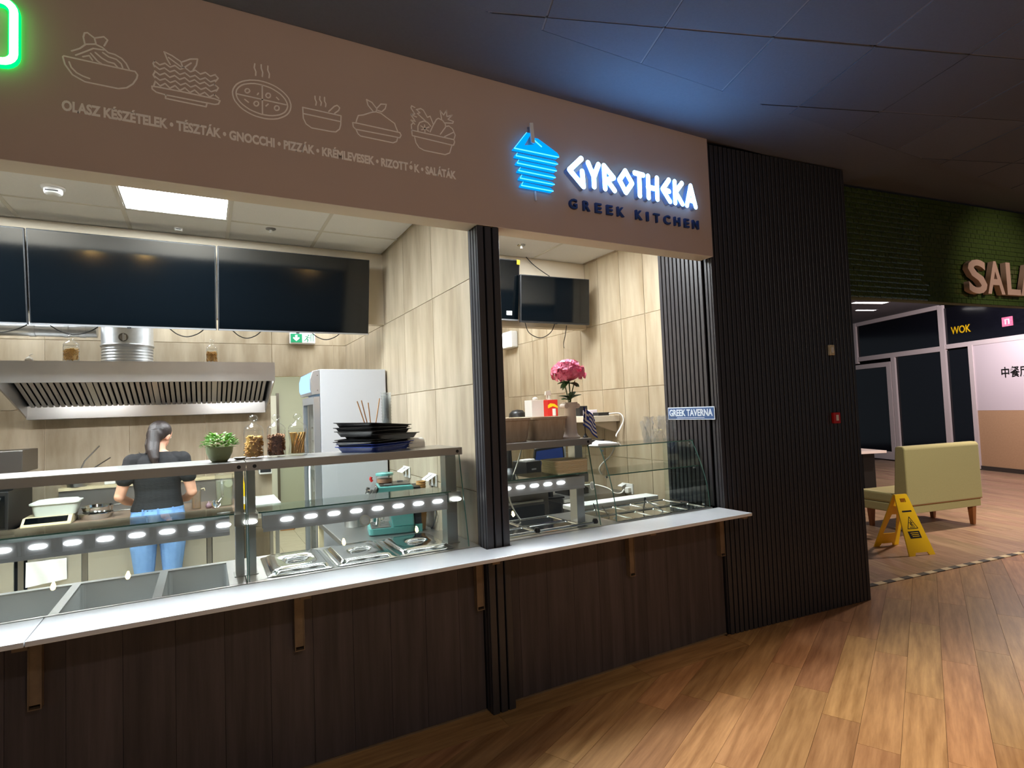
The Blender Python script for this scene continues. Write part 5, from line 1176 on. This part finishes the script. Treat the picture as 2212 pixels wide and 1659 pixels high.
MB().box(-.10, 0, -.14, .16, 0, .20).build('housing', M['white'], t, bevel=.015, seg=3)
MB().box(-.103, -.10, -.12, .14, .02, .18).build('diffuser', M['heat'], t)
# steel table with the till
t = thing('steel_worktable', 'steel worktable with the till behind the right gantry', 'table', (2.64, 4.02, 0))
MB().box(0, .665, 0, 2.1, .865, .91).build('table_top', M['steel2'], t, bevel=.004)
MB().box(.02, .64, .02, 2.08, .62, .865).build('drawer_block', M['dsteel'], t)
MB().box(.03, .65, .03, 2.07, .12, .14).build('lower_shelf', M['steel2'], t)
for x, y in ((.03, .03), (.63, .03), (.03, 2.07), (.63, 2.07)): MB().box(x-.02, x+.02, y-.02, y+.02, 0, .865).build('leg', M['steel2'], t)
MB().box(.01, .07, -.004, .0, .875, .90).build('label_plate', M['paper'], t)
MB().lathe([(.001, 0), (.014, 0), (.016, .02), (.001, .024)], n=14).build('knob', M['chrome'], t, smooth=50, loc=(.05, -.0, .80), rot=(PI/2, 0, 0))
t = thing('oven', 'black oven block standing under the right gantry behind the pans', 'oven', (1.72, 4.06, 0))
MB().box(0, .80, 0, .62, .1, 1.0).build('body', M['dsteel'], t, bevel=.004)
MB().box(.05, .75, -.012, 0, .35, .88).build('door', M['black'], t)
MB().tube([(.08, -.04, .92), (.72, -.04, .92)], .01, 8).build('handle', M['steel'], t)
for x, y in ((.04, .04), (.76, .04), (.04, .58), (.76, .58)): MB().box(x-.02, x+.02, y-.02, y+.02, 0, .1).build('leg', M['black'], t)
t = thing('till_screen', 'dark blue till screen on a black stand under the shelf', 'screen', (2.58, 4.12, .9105), math.radians(-8))
MB().prism([(-.16, .27), (.14, .29), (.13, .445), (-.135, .425)], XZ, -.015, .012).build('monitor', M['black'], t, bevel=.004)
MB().prism([(-.145, .285), (.128, .304), (.118, .425), (-.122, .405)], XZ, -.0175, -.0152).build('display', mat('till_display', (20, 30, 66), .15, emit=((.02, .035, .12), .5)), t)
MB().box(.14, .152, -.012, .012, .28, .44).build('side_trim', M['silver'], t)
MB().tube([(0, .0, .01), (0, .03, .28)], .022, 10).box(-.1, .1, -.06, .08, 0, .012).build('stand', M['black'], t, smooth=40)
t = thing('receipt_printer', 'black receipt printer with a white paper slip left of the till screen', 'printer', (2.32, 4.05, 1.0005+.11), math.radians(12))
MB().box(-.075, .09, -.075, .1, 0, .14).build('body', M['bezel'], t, bevel=.006)
MB().box(-.06, .07, -.02, .05, .1405, .150).build('paper_slip', M['paper'], t)
MB().box(-.02, .03, -.0765, -.0752, .07, .082).build('badge', M['silver'], t)
box_item('printer_stand', 'black stand box under the receipt printer', 'stand', 2.32, 4.10, 1.0005, .26, .30, .1095, 'black')
t = thing('monitor_stand', 'black monitor arm stand behind the printer', 'stand', (2.36, 4.46, 1.0005))
MB().lathe([(.001, 0), (.11, 0), (.10, .10), (.04, .16), (.03, .40), (.001, .40)], n=16).build('column', M['black'], t, smooth=40)
MB().hexa([(-.16,-.02,.42),(.06,-.02,.36),(.06,.02,.36),(-.16,.02,.42),(-.16,-.02,.44),(.06,-.02,.44),(.06,.02,.44),(-.16,.02,.44)]).build('monitor_back', M['black'], t)
t = thing('black_machine', 'low black machine with cables next to the slim pillar', 'machine', (2.0, 4.20, 1.0005))
MB().loft([rrect(.15, .12, .03, 0), rrect(.15, .12, .03, .12), rrect(.08, .07, .03, .20)]).build('body', M['black'], t, smooth=30)
MB().box(-.12, -.02, -.05, .05, .2005, .225).box(-.02, .10, -.03, .03, .2005, .215).build('paper_scraps', M['paper'], t)
t = thing('card_terminal', 'black card terminal with a red flap on the steel worktable', 'device', (2.86, 4.22, .9105))
MB().prism([(-.1, 0), (.12, 0), (.12, .05), (-.06, .13), (-.1, .12)], XZ, -.1, .12).build('body', M['black'], t, bevel=.006)
MB().hexa([(-.07,-.103,.085),(.06,-.103,.075),(.06,-.10,.075),(-.07,-.10,.085),(-.06,-.108,.13),(.05,-.108,.125),(.05,-.104,.125),(-.06,-.104,.13)]).build('flap', M['red'], t)
# ribbed food containers on the glass shelf
t = thing('food_container', 'cream ribbed food containers nested on the right glass shelf', 'container', (2.075, 3.13, 1.2485))
b = MB(); R_ = [rrect(.115, .085, .025, 0), rrect(.122, .092, .03, .004)]
for k in range(9): R_ += [rrect(.132, .10, .035, .008+k*.008), rrect(.129, .097, .033, .012+k*.008)]
R_ += [rrect(.136, .104, .036, .084), rrect(.136, .104, .036, .088)]
b.loft(R_).build('stack', M['cream'], t, smooth=25)
t = thing('napkin_tray', 'white napkins on the left edge of the display case top', 'napkins', (2.49, 3.24, 1.396))
MB().hexa([(-.09,-.05,0),(.09,-.06,0),(.10,.05,0),(-.10,.06,0),(-.085,-.045,.02),(.085,-.055,.016),(.09,.045,.022),(-.03,.055,.036)]).build('napkins', M['paper'], t, bevel=.004)
t = thing('black_gadget', 'small black device behind the napkins on the display case', 'device', (2.555, 3.375, 1.396))
MB().box(-.09, .09, -.04, .04, 0, .022).build('body', M['black'], t, bevel=.004)
MB().box(-.07, .02, -.03, .03, .022, .034).build('top_part', M['bezel'], t)
# clear plastic bags on the display case
t = thing('plastic_bag', 'crumpled clear plastic bags standing on the display case top', 'bag', (3.02, 3.27, 1.396))
rr = random.Random(21)
for k in range(7):
    b = MB(); x0 = -.12+.036*k; rows = []
    for j in range(8):
        z = .185*j/7; row = []
        for i in range(5):
            row.append((x0+(i-2)*.028*(1-.15*j/7)+rr.uniform(-.008, .008)+.012*j/7*(k-3)*.5, -.05+.028*(k % 3)+rr.uniform(-.014, .014), z+rr.uniform(-.006, .012)*(j > 0)))
        rows.append(row)
    for j in range(7):
        for i in range(4): b.add([rows[j][i], rows[j][i+1], rows[j+1][i+1], rows[j+1][i]], [(0, 1, 2, 3)])
    b.build('film', M['plast'], t, smooth=20)
MB().hexa([(-.16,-.05,.0),(-.10,-.05,0),(-.10,-.03,0),(-.16,-.03,0),(-.19,-.05,.15),(-.175,-.05,.16),(-.175,-.03,.16),(-.19,-.03,.15)]).build('film', M['plast'], t)
# small tavern sign on the slatted panel
t = thing('tavern_sign', 'small blue and white tavern sign screwed to the grey slats', 'sign', (3.297, 3.425, 1.545))
t.rotation_euler = (0, 0, -PI/2)
MB().box(0, .478, -.004, .0, 0, .098).build('plate', M['signpale'], t, bevel=.001)
MB().box(.007, .471, -.0055, -.004, .007, .091).build('field', M['signblue'], t)
def wm(s, x0, x1, z, h, m, y):
    me = text_mesh(s, h/.73, m, 1, .001, .0022 if h > .03 else .0002); mn = min(v.co.x for v in me.vertices); w = max(v.co.x for v in me.vertices)-mn
    for v in me.vertices: v.co.x = (v.co.x-mn)*(x1-x0)/w
    return place(me, 'lettering', t, (x0, y, z))
wm('GREEK TAVERNA', .018, .460, .030, .052, M['signpale'], -.006)
MB().box(.10, .38, -.0062, -.0055, .0135, .0175).build('printed_line', M['signpale'], t)
# wall controls on the tall slatted box
def on_wall(lx, z):
    return (3.302+lx*math.cos(pa), 2.913+lx*math.sin(pa), z)
t = thing('wall_switch', 'cream wall switch box on the tall black slatted wall', 'switch', on_wall(1.207, 2.02), pa)
MB().box(-.028, .028, -.022, -.0005, 0, .085).build('housing', M['cream'], t, bevel=.004)
MB().box(-.014, .014, -.026, -.022, .02, .065).build('rocker', M['white'], t, bevel=.002)
t = thing('alarm_point', 'small red fire alarm call point low on the black slatted wall', 'alarm', on_wall(1.21, 1.465), pa)
MB().box(-.038, .038, -.026, -.0005, 0, .088).build('housing', M['red'], t, bevel=.004)
MB().box(-.014, .014, -.028, -.026, .022, .068).build('glass_pane', M['paper'], t)
BULBS = [(-1.85, -4, 2.22), (-1.0, -4, 2.22), (2.05, -4, 2.26), (3.35, -4, 2.30), (5.35, -4, 2.34)]

# ------------------------------------------------------------------ the cook, seen from behind
def remeshed(mb, name, m, parent, voxel, smooth=4, fac=.5):
    me0 = mb.mesh(name, m); o = bpy.data.objects.new(name, me0); C.objects.link(o)
    r = o.modifiers.new('r', 'REMESH'); r.mode = 'VOXEL'; r.voxel_size = voxel; r.use_smooth_shade = True
    if smooth:
        s_ = o.modifiers.new('s', 'SMOOTH'); s_.iterations = smooth; s_.factor = fac
    dg = bpy.context.evaluated_depsgraph_get()
    me = bpy.data.meshes.new_from_object(o.evaluated_get(dg)); bpy.data.objects.remove(o)
    me.name = name
    for p in me.polygons: p.use_smooth = True
    me.materials.clear(); me.materials.append(m)
    return place(me, name, parent)
def ring(c, hx, hy, n=20, tilt=0.0):
    return [(c[0]+hx*math.cos(2*PI*i/n), c[1]+hy*math.sin(2*PI*i/n), c[2]+tilt*hy*math.sin(2*PI*i/n)) for i in range(n)]
def limb(b, pts, radii): b.tube(pts, radii, 14); [b.ball(p, r*.99, 12, 8) for p, r in zip(pts, radii)]
P_ = thing('person', 'person in a black t-shirt and blue jeans working at the back worktop, seen from behind', 'person', (-.335, 5.33, 0), math.radians(3))
TORSO = [((0, .0, .80), .155, .10), ((0, -.015, .88), .178, .122), ((0, -.02, .95), .180, .120), ((0, -.005, 1.02), .163, .102), ((0, .008, 1.10), .142, .090), ((0, .012, 1.19), .150, .096), ((0, .012, 1.28), .164, .104), ((0, .012, 1.345), .172, .098), ((0, .018, 1.395), .155, .082), ((0, .022, 1.43), .095, .066), ((.002, .030, 1.46), .054, .054), ((.008, .046, 1.51), .048, .052), ((.014, .060, 1.545), .046, .05)]
HIP = .088
def legs(b, ex=0.0):
    for sx in (-1, 1):
        limb(b, [(sx*HIP, -.01, .88), (sx*.098, .0, .70), (sx*.094, .012, .52), (sx*.094, .0, .48), (sx*.098, -.018, .34), (sx*.10, -.012, .10)], [.092+ex, .080+ex, .060+ex, .057+ex, .053+ex, .040+ex])
ARM = {-1: [(-.165, .012, 1.372), (-.212, -.01, 1.25), (-.252, -.002, 1.115), (-.215, .13, 1.065), (-.165, .245, 1.03)], 1: [(.165, .012, 1.372), (.205, -.012, 1.245), (.236, -.008, 1.105), (.205, .12, 1.05), (.155, .24, 1.02)]}
AR = [.050, .044, .038, .034, .025]
b = MB()
b.loft([ring(c, hx, hy) for c, hx, hy in TORSO])
for s_ in (-1, 1): limb(b, ARM[s_], AR)
legs(b)
for sx in (-1, 1):
    b.ball((sx*.10, .0, .05), (.042, .05, .045), 12, 8); b.ball((sx*.105, .085, .032), (.044, .10, .030), 14, 8); b.ball((sx*.10, -.04, .035), (.034, .04, .034), 12, 8)
# head: skull, jaw, face turned to the right and down
hrot = Euler((math.radians(-22), math.radians(6), math.radians(-34))).to_matrix()
HC = Vector((.018, .065, 1.575))
def H_(p): return tuple(HC+hrot @ Vector(p))
b.ball(tuple(HC+hrot @ Vector((0, -.005, .02))), (.074, .094, .085), 18, 12, hrot)
b.ball(H_((0, .028, -.035)), (.058, .062, .072), 16, 10, hrot)
b.ball(H_((0, .055, -.078)), (.028, .026, .022), 12, 8, hrot)
b.tube([H_((0, .086, .012)), H_((0, .106, -.018)), H_((0, .096, -.030))], [.009, .013, .008], 8)
for sx in (-1, 1): b.ball(H_((sx*.073, -.004, -.010)), (.010, .020, .030), 12, 8, hrot)
# hands holding food on the board: palm, four fingers, thumb
for s_ in (-1, 1):
    w = Vector(ARM[s_][-1]); fwd = Vector((-s_*.50, .80, -.30)).normalized(); side = Vector((s_*.85, .50, .05)).normalized(); up = side.cross(fwd)*s_
    pr_ = Matrix((side, fwd, side.cross(fwd))).transposed()
    b.ball(tuple(w+fwd*.045), (.037, .050, .017), 14, 8, pr_)
    for k, L_ in enumerate((.066, .078, .073, .056)):
        r0 = w+fwd*.082+side*(k-1.5)*.0185
        dn = Vector((0, 0, -1))
        b.tube([tuple(r0-fwd*.03), tuple(r0), tuple(r0+fwd*L_*.5+dn*.006), tuple(r0+fwd*L_*.8+dn*.024), tuple(r0+fwd*L_*.88+dn*.042)], [.0095, .0092, .0085, .0078, .006], 8)
    th0 = w+fwd*.025-side*.032
    b.tube([tuple(th0+side*.01), tuple(th0+fwd*.022-side*.018+Vector((0,0,-.01))), tuple(th0+fwd*.050-side*.014+Vector((0,0,-.026)))], [.012, .0105, .008], 8)
body = remeshed(b, 'body', M['skin'], P_, .0062, 3)
eb = MB()
for sx in (-1, 1): eb.ball(H_((sx*.031, .077, .012)), .0115, 10, 8, hrot)
eb.build('eyes', M['paper'], P_, smooth=60)
eb = MB()
for sx in (-1, 1): eb.ball(H_((sx*.031, .0868, .011)), .0045, 8, 6, hrot)
eb.build('pupils', M['blk'], P_, smooth=60)
MB().tube([H_((-.022, .083, -.055)), H_((0, .0905, -.053)), H_((.022, .083, -.055))], [.003, .0055, .003], 8).build('lips', mat('lips', (176, 96, 88), .5), P_, smooth=60)
# t-shirt: torso shell with folds, and two short sleeves
b = MB()
T2 = [((0, -.012, .992), .180, .117), ((0, -.008, 1.02), .178, .116), ((0, .0, 1.06), .166, .108), ((0, .006, 1.10), .158, .104), ((0, .010, 1.15), .158, .105), ((0, .012, 1.20), .162, .108), ((0, .012, 1.28), .174, .114), ((0, .012, 1.345), .182, .108), ((0, .016, 1.395), .166, .094), ((0, .022, 1.425), .112, .078), ((.001, .026, 1.446), .072, .068)]
rings = []
for c, hx, hy in T2:
    fold = .006*math.sin(c[2]*95) if c[2] < 1.2 else .002*math.sin(c[2]*60)
    rings.append([(x*(1+.02*math.sin(6*i+c[2]*30)) , y+(fold if y < 0 else 0), z) for i, (x, y, z) in enumerate(ring(c, hx, hy, 24))])
b.loft(rings)
for s_ in (-1, 1):
    A = ARM[s_]; sh = Vector(A[0]); el = Vector(A[1])
    mid = sh.lerp(el, 1.0)+Vector((s_*.006, -.002, -.005))
    limb(b, [tuple(sh+Vector((-s_*.05, .004, .012))), tuple(sh+Vector((s_*.004, 0, .004))), tuple(sh.lerp(el, .5)), tuple(mid)], [.060, .065, .061, .060])
remeshed(b, 't_shirt', M['shirt'], P_, .0065, 2)
b = MB()
b.loft([ring((0, -.012, .82), .172, .118), ring((0, -.018, .88), .186, .130), ring((0, -.022, .95), .187, .127), ring((0, -.010, 1.005), .174, .112)])
legs(b, .010)
for sx in (-1, 1):
    b.ball((sx*.085, -.085, .90), (.078, .055, .082), 14, 8)
jn = remeshed(b, 'jeans', M['jeans'], P_, .0075, 2)
MB().loft([ring((0, -.011, .985), .181, .119, 24), ring((0, -.010, 1.008), .177, .115, 24)]).build('waistband', M['jeans'], jn, smooth=50)
for x in (-.1, 0, .1): MB().box(x-.006, x+.006, -.142+abs(x)*.2, -.118+abs(x)*.2, .962, 1.012).build('belt_loop', M['jeans'], jn)
for sx in (-1, 1): MB().hexa([(sx*.035,-.150,.93),(sx*.13,-.132,.93),(sx*.13,-.118,.93),(sx*.035,-.132,.93),(sx*.035,-.152,.855),(sx*.12,-.134,.855),(sx*.12,-.118,.855),(sx*.035,-.132,.855)]).build('back_pocket', M['jeans'], jn, bevel=.003)
for sx in (-1, 1):
    b = MB(); b.ball((sx*.105, .075, .037), (.050, .118, .036), 16, 8); b.ball((sx*.10, -.03, .048), (.043, .056, .048), 14, 8)
    remeshed(b, 'shoe', M['blk'], P_, .008, 2)
# hair: smooth cap and a ponytail down the back with loose strands
b = MB()
b.ball(H_((0, -.022, .030)), (.084, .088, .084), 18, 12, hrot)
b.ball(H_((0, -.055, -.012)), (.070, .055, .068), 16, 10, hrot)
b.tube([H_((.0, -.088, .01)), (-.028, -.030, 1.515), (-.030, -.072, 1.45), (-.018, -.098, 1.39), (-.010, -.100, 1.345)], [.042, .046, .043, .034, .016], 12)
b.tube([H_((-.055, -.03, -.01)), (-.062, .0, 1.50), (-.066, -.03, 1.455), (-.080, -.035, 1.432)], [.028, .027, .016, .006], 10)
remeshed(b, 'hair', M['hair'], P_, .0065, 2)
MB().tube([(-.068, -.02, 1.455), (-.088, -.03, 1.438), (-.112, -.035, 1.440), (-.126, -.035, 1.455)], [.006, .004, .003, .0015], 6).build('hair_strand', M['hair'], P_, smooth=60)
for dx, dz in ((.012, 0), (-.012, .01), (.0, -.012)): MB().tube([(-.03+dx, -.088, 1.47+dz), (-.018+dx, -.116, 1.39+dz), (-.008+dx*1.4, -.112, 1.325+dz)], [.006, .007, .002], 6).build('hair_strand', M['hair'], P_, smooth=60)

# ------------------------------------------------------------------ dining room next door: furniture, sign, letters
t = thing('shop_sign', 'raised beige letters on the green tiled fascia next door', 'sign', (STRIP[0], STRIP[1], 0), ang)
for ch, x0, x1, z0, h in (('S', 1.60, 1.90, 2.685, .345), ('A', 1.905, 2.195, 2.688, .345), ('L', 2.235, 2.47, 2.69, .345), ('A', 2.475, 2.77, 2.69, .345), ('T', 2.70, 3.02, 2.69, .345)):
    me = text_mesh(ch, h/.73, M['beige3d'], 1, .05, .010); mn = min(v.co.x for v in me.vertices); w = max(v.co.x for v in me.vertices)-mn
    for v in me.vertices: v.co.x = (v.co.x-mn)*(x1-x0)/w
    place(me, 'letter', t, (x0, -.04, z0))
# black and white edge strip on the floor
t = thing('threshold_strip', 'black and cream striped edge strip on the floor before the dining room', 'floor strip', (STRIP[0], STRIP[1]-.006, .0005), ang)
for k in range(30): MB().box(k*.115-.06, k*.115+.054, -.028, .028, 0, .006).build('stripe', M['blk'] if k % 2 == 0 else M['cream'], t, bevel=.002, seg=1)
# upholstered bench sofa
def sofa(label, loc, rz, W=1.28, D=.66, H=1.05):
    t = thing('bench_sofa', label, 'sofa', loc, rz)
    # local: x along the back, y from the back to the seat front
    MB().box(0, W, .02, D, .235, .34).build('base', M['olive'], t, bevel=.012, seg=3)
    MB().box(.0, W, .12, D+.01, .3405, .47).build('seat', M['olive'], t, bevel=.03, seg=4)
    MB().prism([(.0, .3405), (.185, .3405), (.13, H-.02), (.11, H), (.03, H), (.005, H-.03)], YZ, -.005, W+.005).build('backrest', M['olive'], t, bevel=.02, seg=3)
    MB().box(.01, W-.01, -.003, .004, .337, .343).build('seam', M['leg'], t)
    for x, y in ((.09, .08), (W-.09, .08), (.09, D-.08), (W-.09, D-.08)):
        MB().loft([[(x+a*.022, y+c*.022, 0) for a, c in ((-1,-1),(1,-1),(1,1),(-1,1))], [(x+a*.034, y+c*.034, .2345) for a, c in ((-1,-1),(1,-1),(1,1),(-1,1))]]).build('leg', M['leg'], t, bevel=.003)
    return t
sofa('olive bench sofa with its back to the hall behind the yellow sign', (7.40, 3.76, 0.0005), math.radians(-10.5))
sofa('second olive bench sofa mostly hidden by the slatted wall', (9.2, 6.75, 0.0005), math.radians(-190), 1.3)
t = thing('dining_table', 'white topped dining table on a black column between the sofas', 'table', (10.35, 5.85, 0.0005), math.radians(-21))
MB().box(-.6, .02, -.38, .38, .70, .742).build('table_top', M['wframe'], t, bevel=.003)
MB().box(-.22, .0, -.12, .12, .03, .70).build('column', M['blk'], t)
MB().box(-.34, .0, -.25, .25, 0, .03).build('foot', M['blk'], t)
# wet floor sign
t = thing('wet_floor_sign', 'yellow folding wet floor sign standing before the olive sofa', 'sign', (6.545, 3.235, .0005), math.radians(-18))
Hh = .60; G = .44
def panel(sy, hole, nm):
    """a tapering plastic leaf leaning from the floor to the hinge on top"""
    lean = lambda u, v_: (u, (.0 if sy < 0 else G)+(G/2*(v_/Hh) if sy < 0 else -G/2*(v_/Hh)), v_)
    wb, wt = .158, .078
    def fn(a, b_, d): p = lean(a, b_); return (p[0], p[1]+d*sy, p[2])
    b = MB()
    e = lambda v_: wb+(wt-wb)*v_/Hh
    b.prism([(-wb, 0), (-wb*.55, 0), (-wb*.45, .03), (-e(.035), .03)], fn, 0, .012).prism([(wb*.55, 0), (wb, 0), (e(.035), .03), (wb*.45, .03)], fn, 0, .012)
    if hole:
        b.prism([(-e(.03), .03), (e(.03), .03), (e(.15), .15), (-e(.15), .15)], fn, 0, .012)
        b.prism([(-e(.15), .15), (-.085, .15), (-.035, .37), (-e(.40), .40)], fn, 0, .012).prism([(.085, .15), (e(.15), .15), (e(.40), .40), (.035, .37)], fn, 0, .012)
        b.prism([(-e(.40), .40), (-.035, .37), (.035, .37), (e(.40), .40), (e(.52), .52), (-e(.52), .52)], fn, 0, .012)
    else:
        b.prism([(-e(.03), .03), (e(.03), .03), (e(.52), .52), (-e(.52), .52)], fn, 0, .012)
    b.prism([(-e(.52), .52), (-.034, .52), (-.034, .56), (-e(.56), .56)], fn, 0, .012).prism([(.034, .52), (e(.52), .52), (e(.56), .56), (.034, .56)], fn, 0, .012)
    b.prism([(-e(.56), .56), (e(.56), .56), (wt*.95, Hh), (-wt*.95, Hh)], fn, 0, .012)
    return b.build(nm, M['yellow'], t), fn
o, fn = panel(-1, False, 'front_leaf')
panel(1, True, 'rear_leaf')
q = MB()
tri = [(-.062, .26), (.062, .26), (0, .375)]
q.strip(tri+[tri[0]], .007, fn, .0121, .0135)
q.strip([(.0, .338), (.006, .318), (-.012, .300), (.004, .286)], .009, fn, .0121, .0135).strip([(-.024, .318), (.022, .312)], .006, fn, .0121, .0135).strip([(.0, .300), (.026, .290)], .007, fn, .0121, .0135).strip([(-.03, .274), (.03, .274)], .006, fn, .0121, .0135)
q.build('warning_symbol', M['blk'], o)
MB().prism([(-.070, .165), (.068, .165), (.062, .235), (-.078, .235)], fn, .0121, .0132).build('text_field', M['blk'], o)
qq = MB()
for k in range(3): qq.strip([(-.05+.006*k, .218-.017*k), (.045, .218-.017*k)], .006, fn, .0133, .0138)
qq.build('printed_line', M['yellow'], o)
MB().strip([(-.055, .430), (.055, .430)], .016, fn, .0121, .0132).build('printed_line', M['blk'], o)
# recessed lamps in the ceiling of the dining room
for (x, y, w, h_), lb in zip(((12.9, 7.05, .82, .16), (13.9, 7.7, .5, .10)), ('long lit ceiling lamp just under the green tiles', 'short lit ceiling lamp farther into the dining room')):
    t = thing('recessed_light', lb, 'ceiling light', (x, y, 3.738), math.radians(-16))
    MB().box(-w/2, w/2, -h_/2, h_/2, -.004, 0).build('diffuser', M['dlight'], t)
    MB().box(-w/2-.02, w/2+.02, -h_/2-.02, -h_/2, -.006, .003).box(-w/2-.02, w/2+.02, h_/2, h_/2+.02, -.006, .003).build('frame', M['dgrid'], t)
# filament bulbs of the seating area behind the camera; the glass and the screens mirror them
bm_ = MB().lathe([(.002, 0), (.018, .008), (.03, .035), (.03, .06), (.016, .10), (.012, .115), (.002, .116)], n=12).mesh('bulb', M['bulb'], smooth=60)
soc = MB().lathe([(.014, .116), (.016, .16), (.004, .17), (.004, 1.4)], n=10).mesh('socket', M['blk'])
for k, (x, y, z) in enumerate(BULBS):
    t = thing('pendant_bulb', 'warm filament bulb hanging in the hall, mirrored in the counter glass', 'lamp', (x, y, z), group='filament bulbs of the hall')
    place(bm_, 'bulb', t); place(soc, 'socket', t)
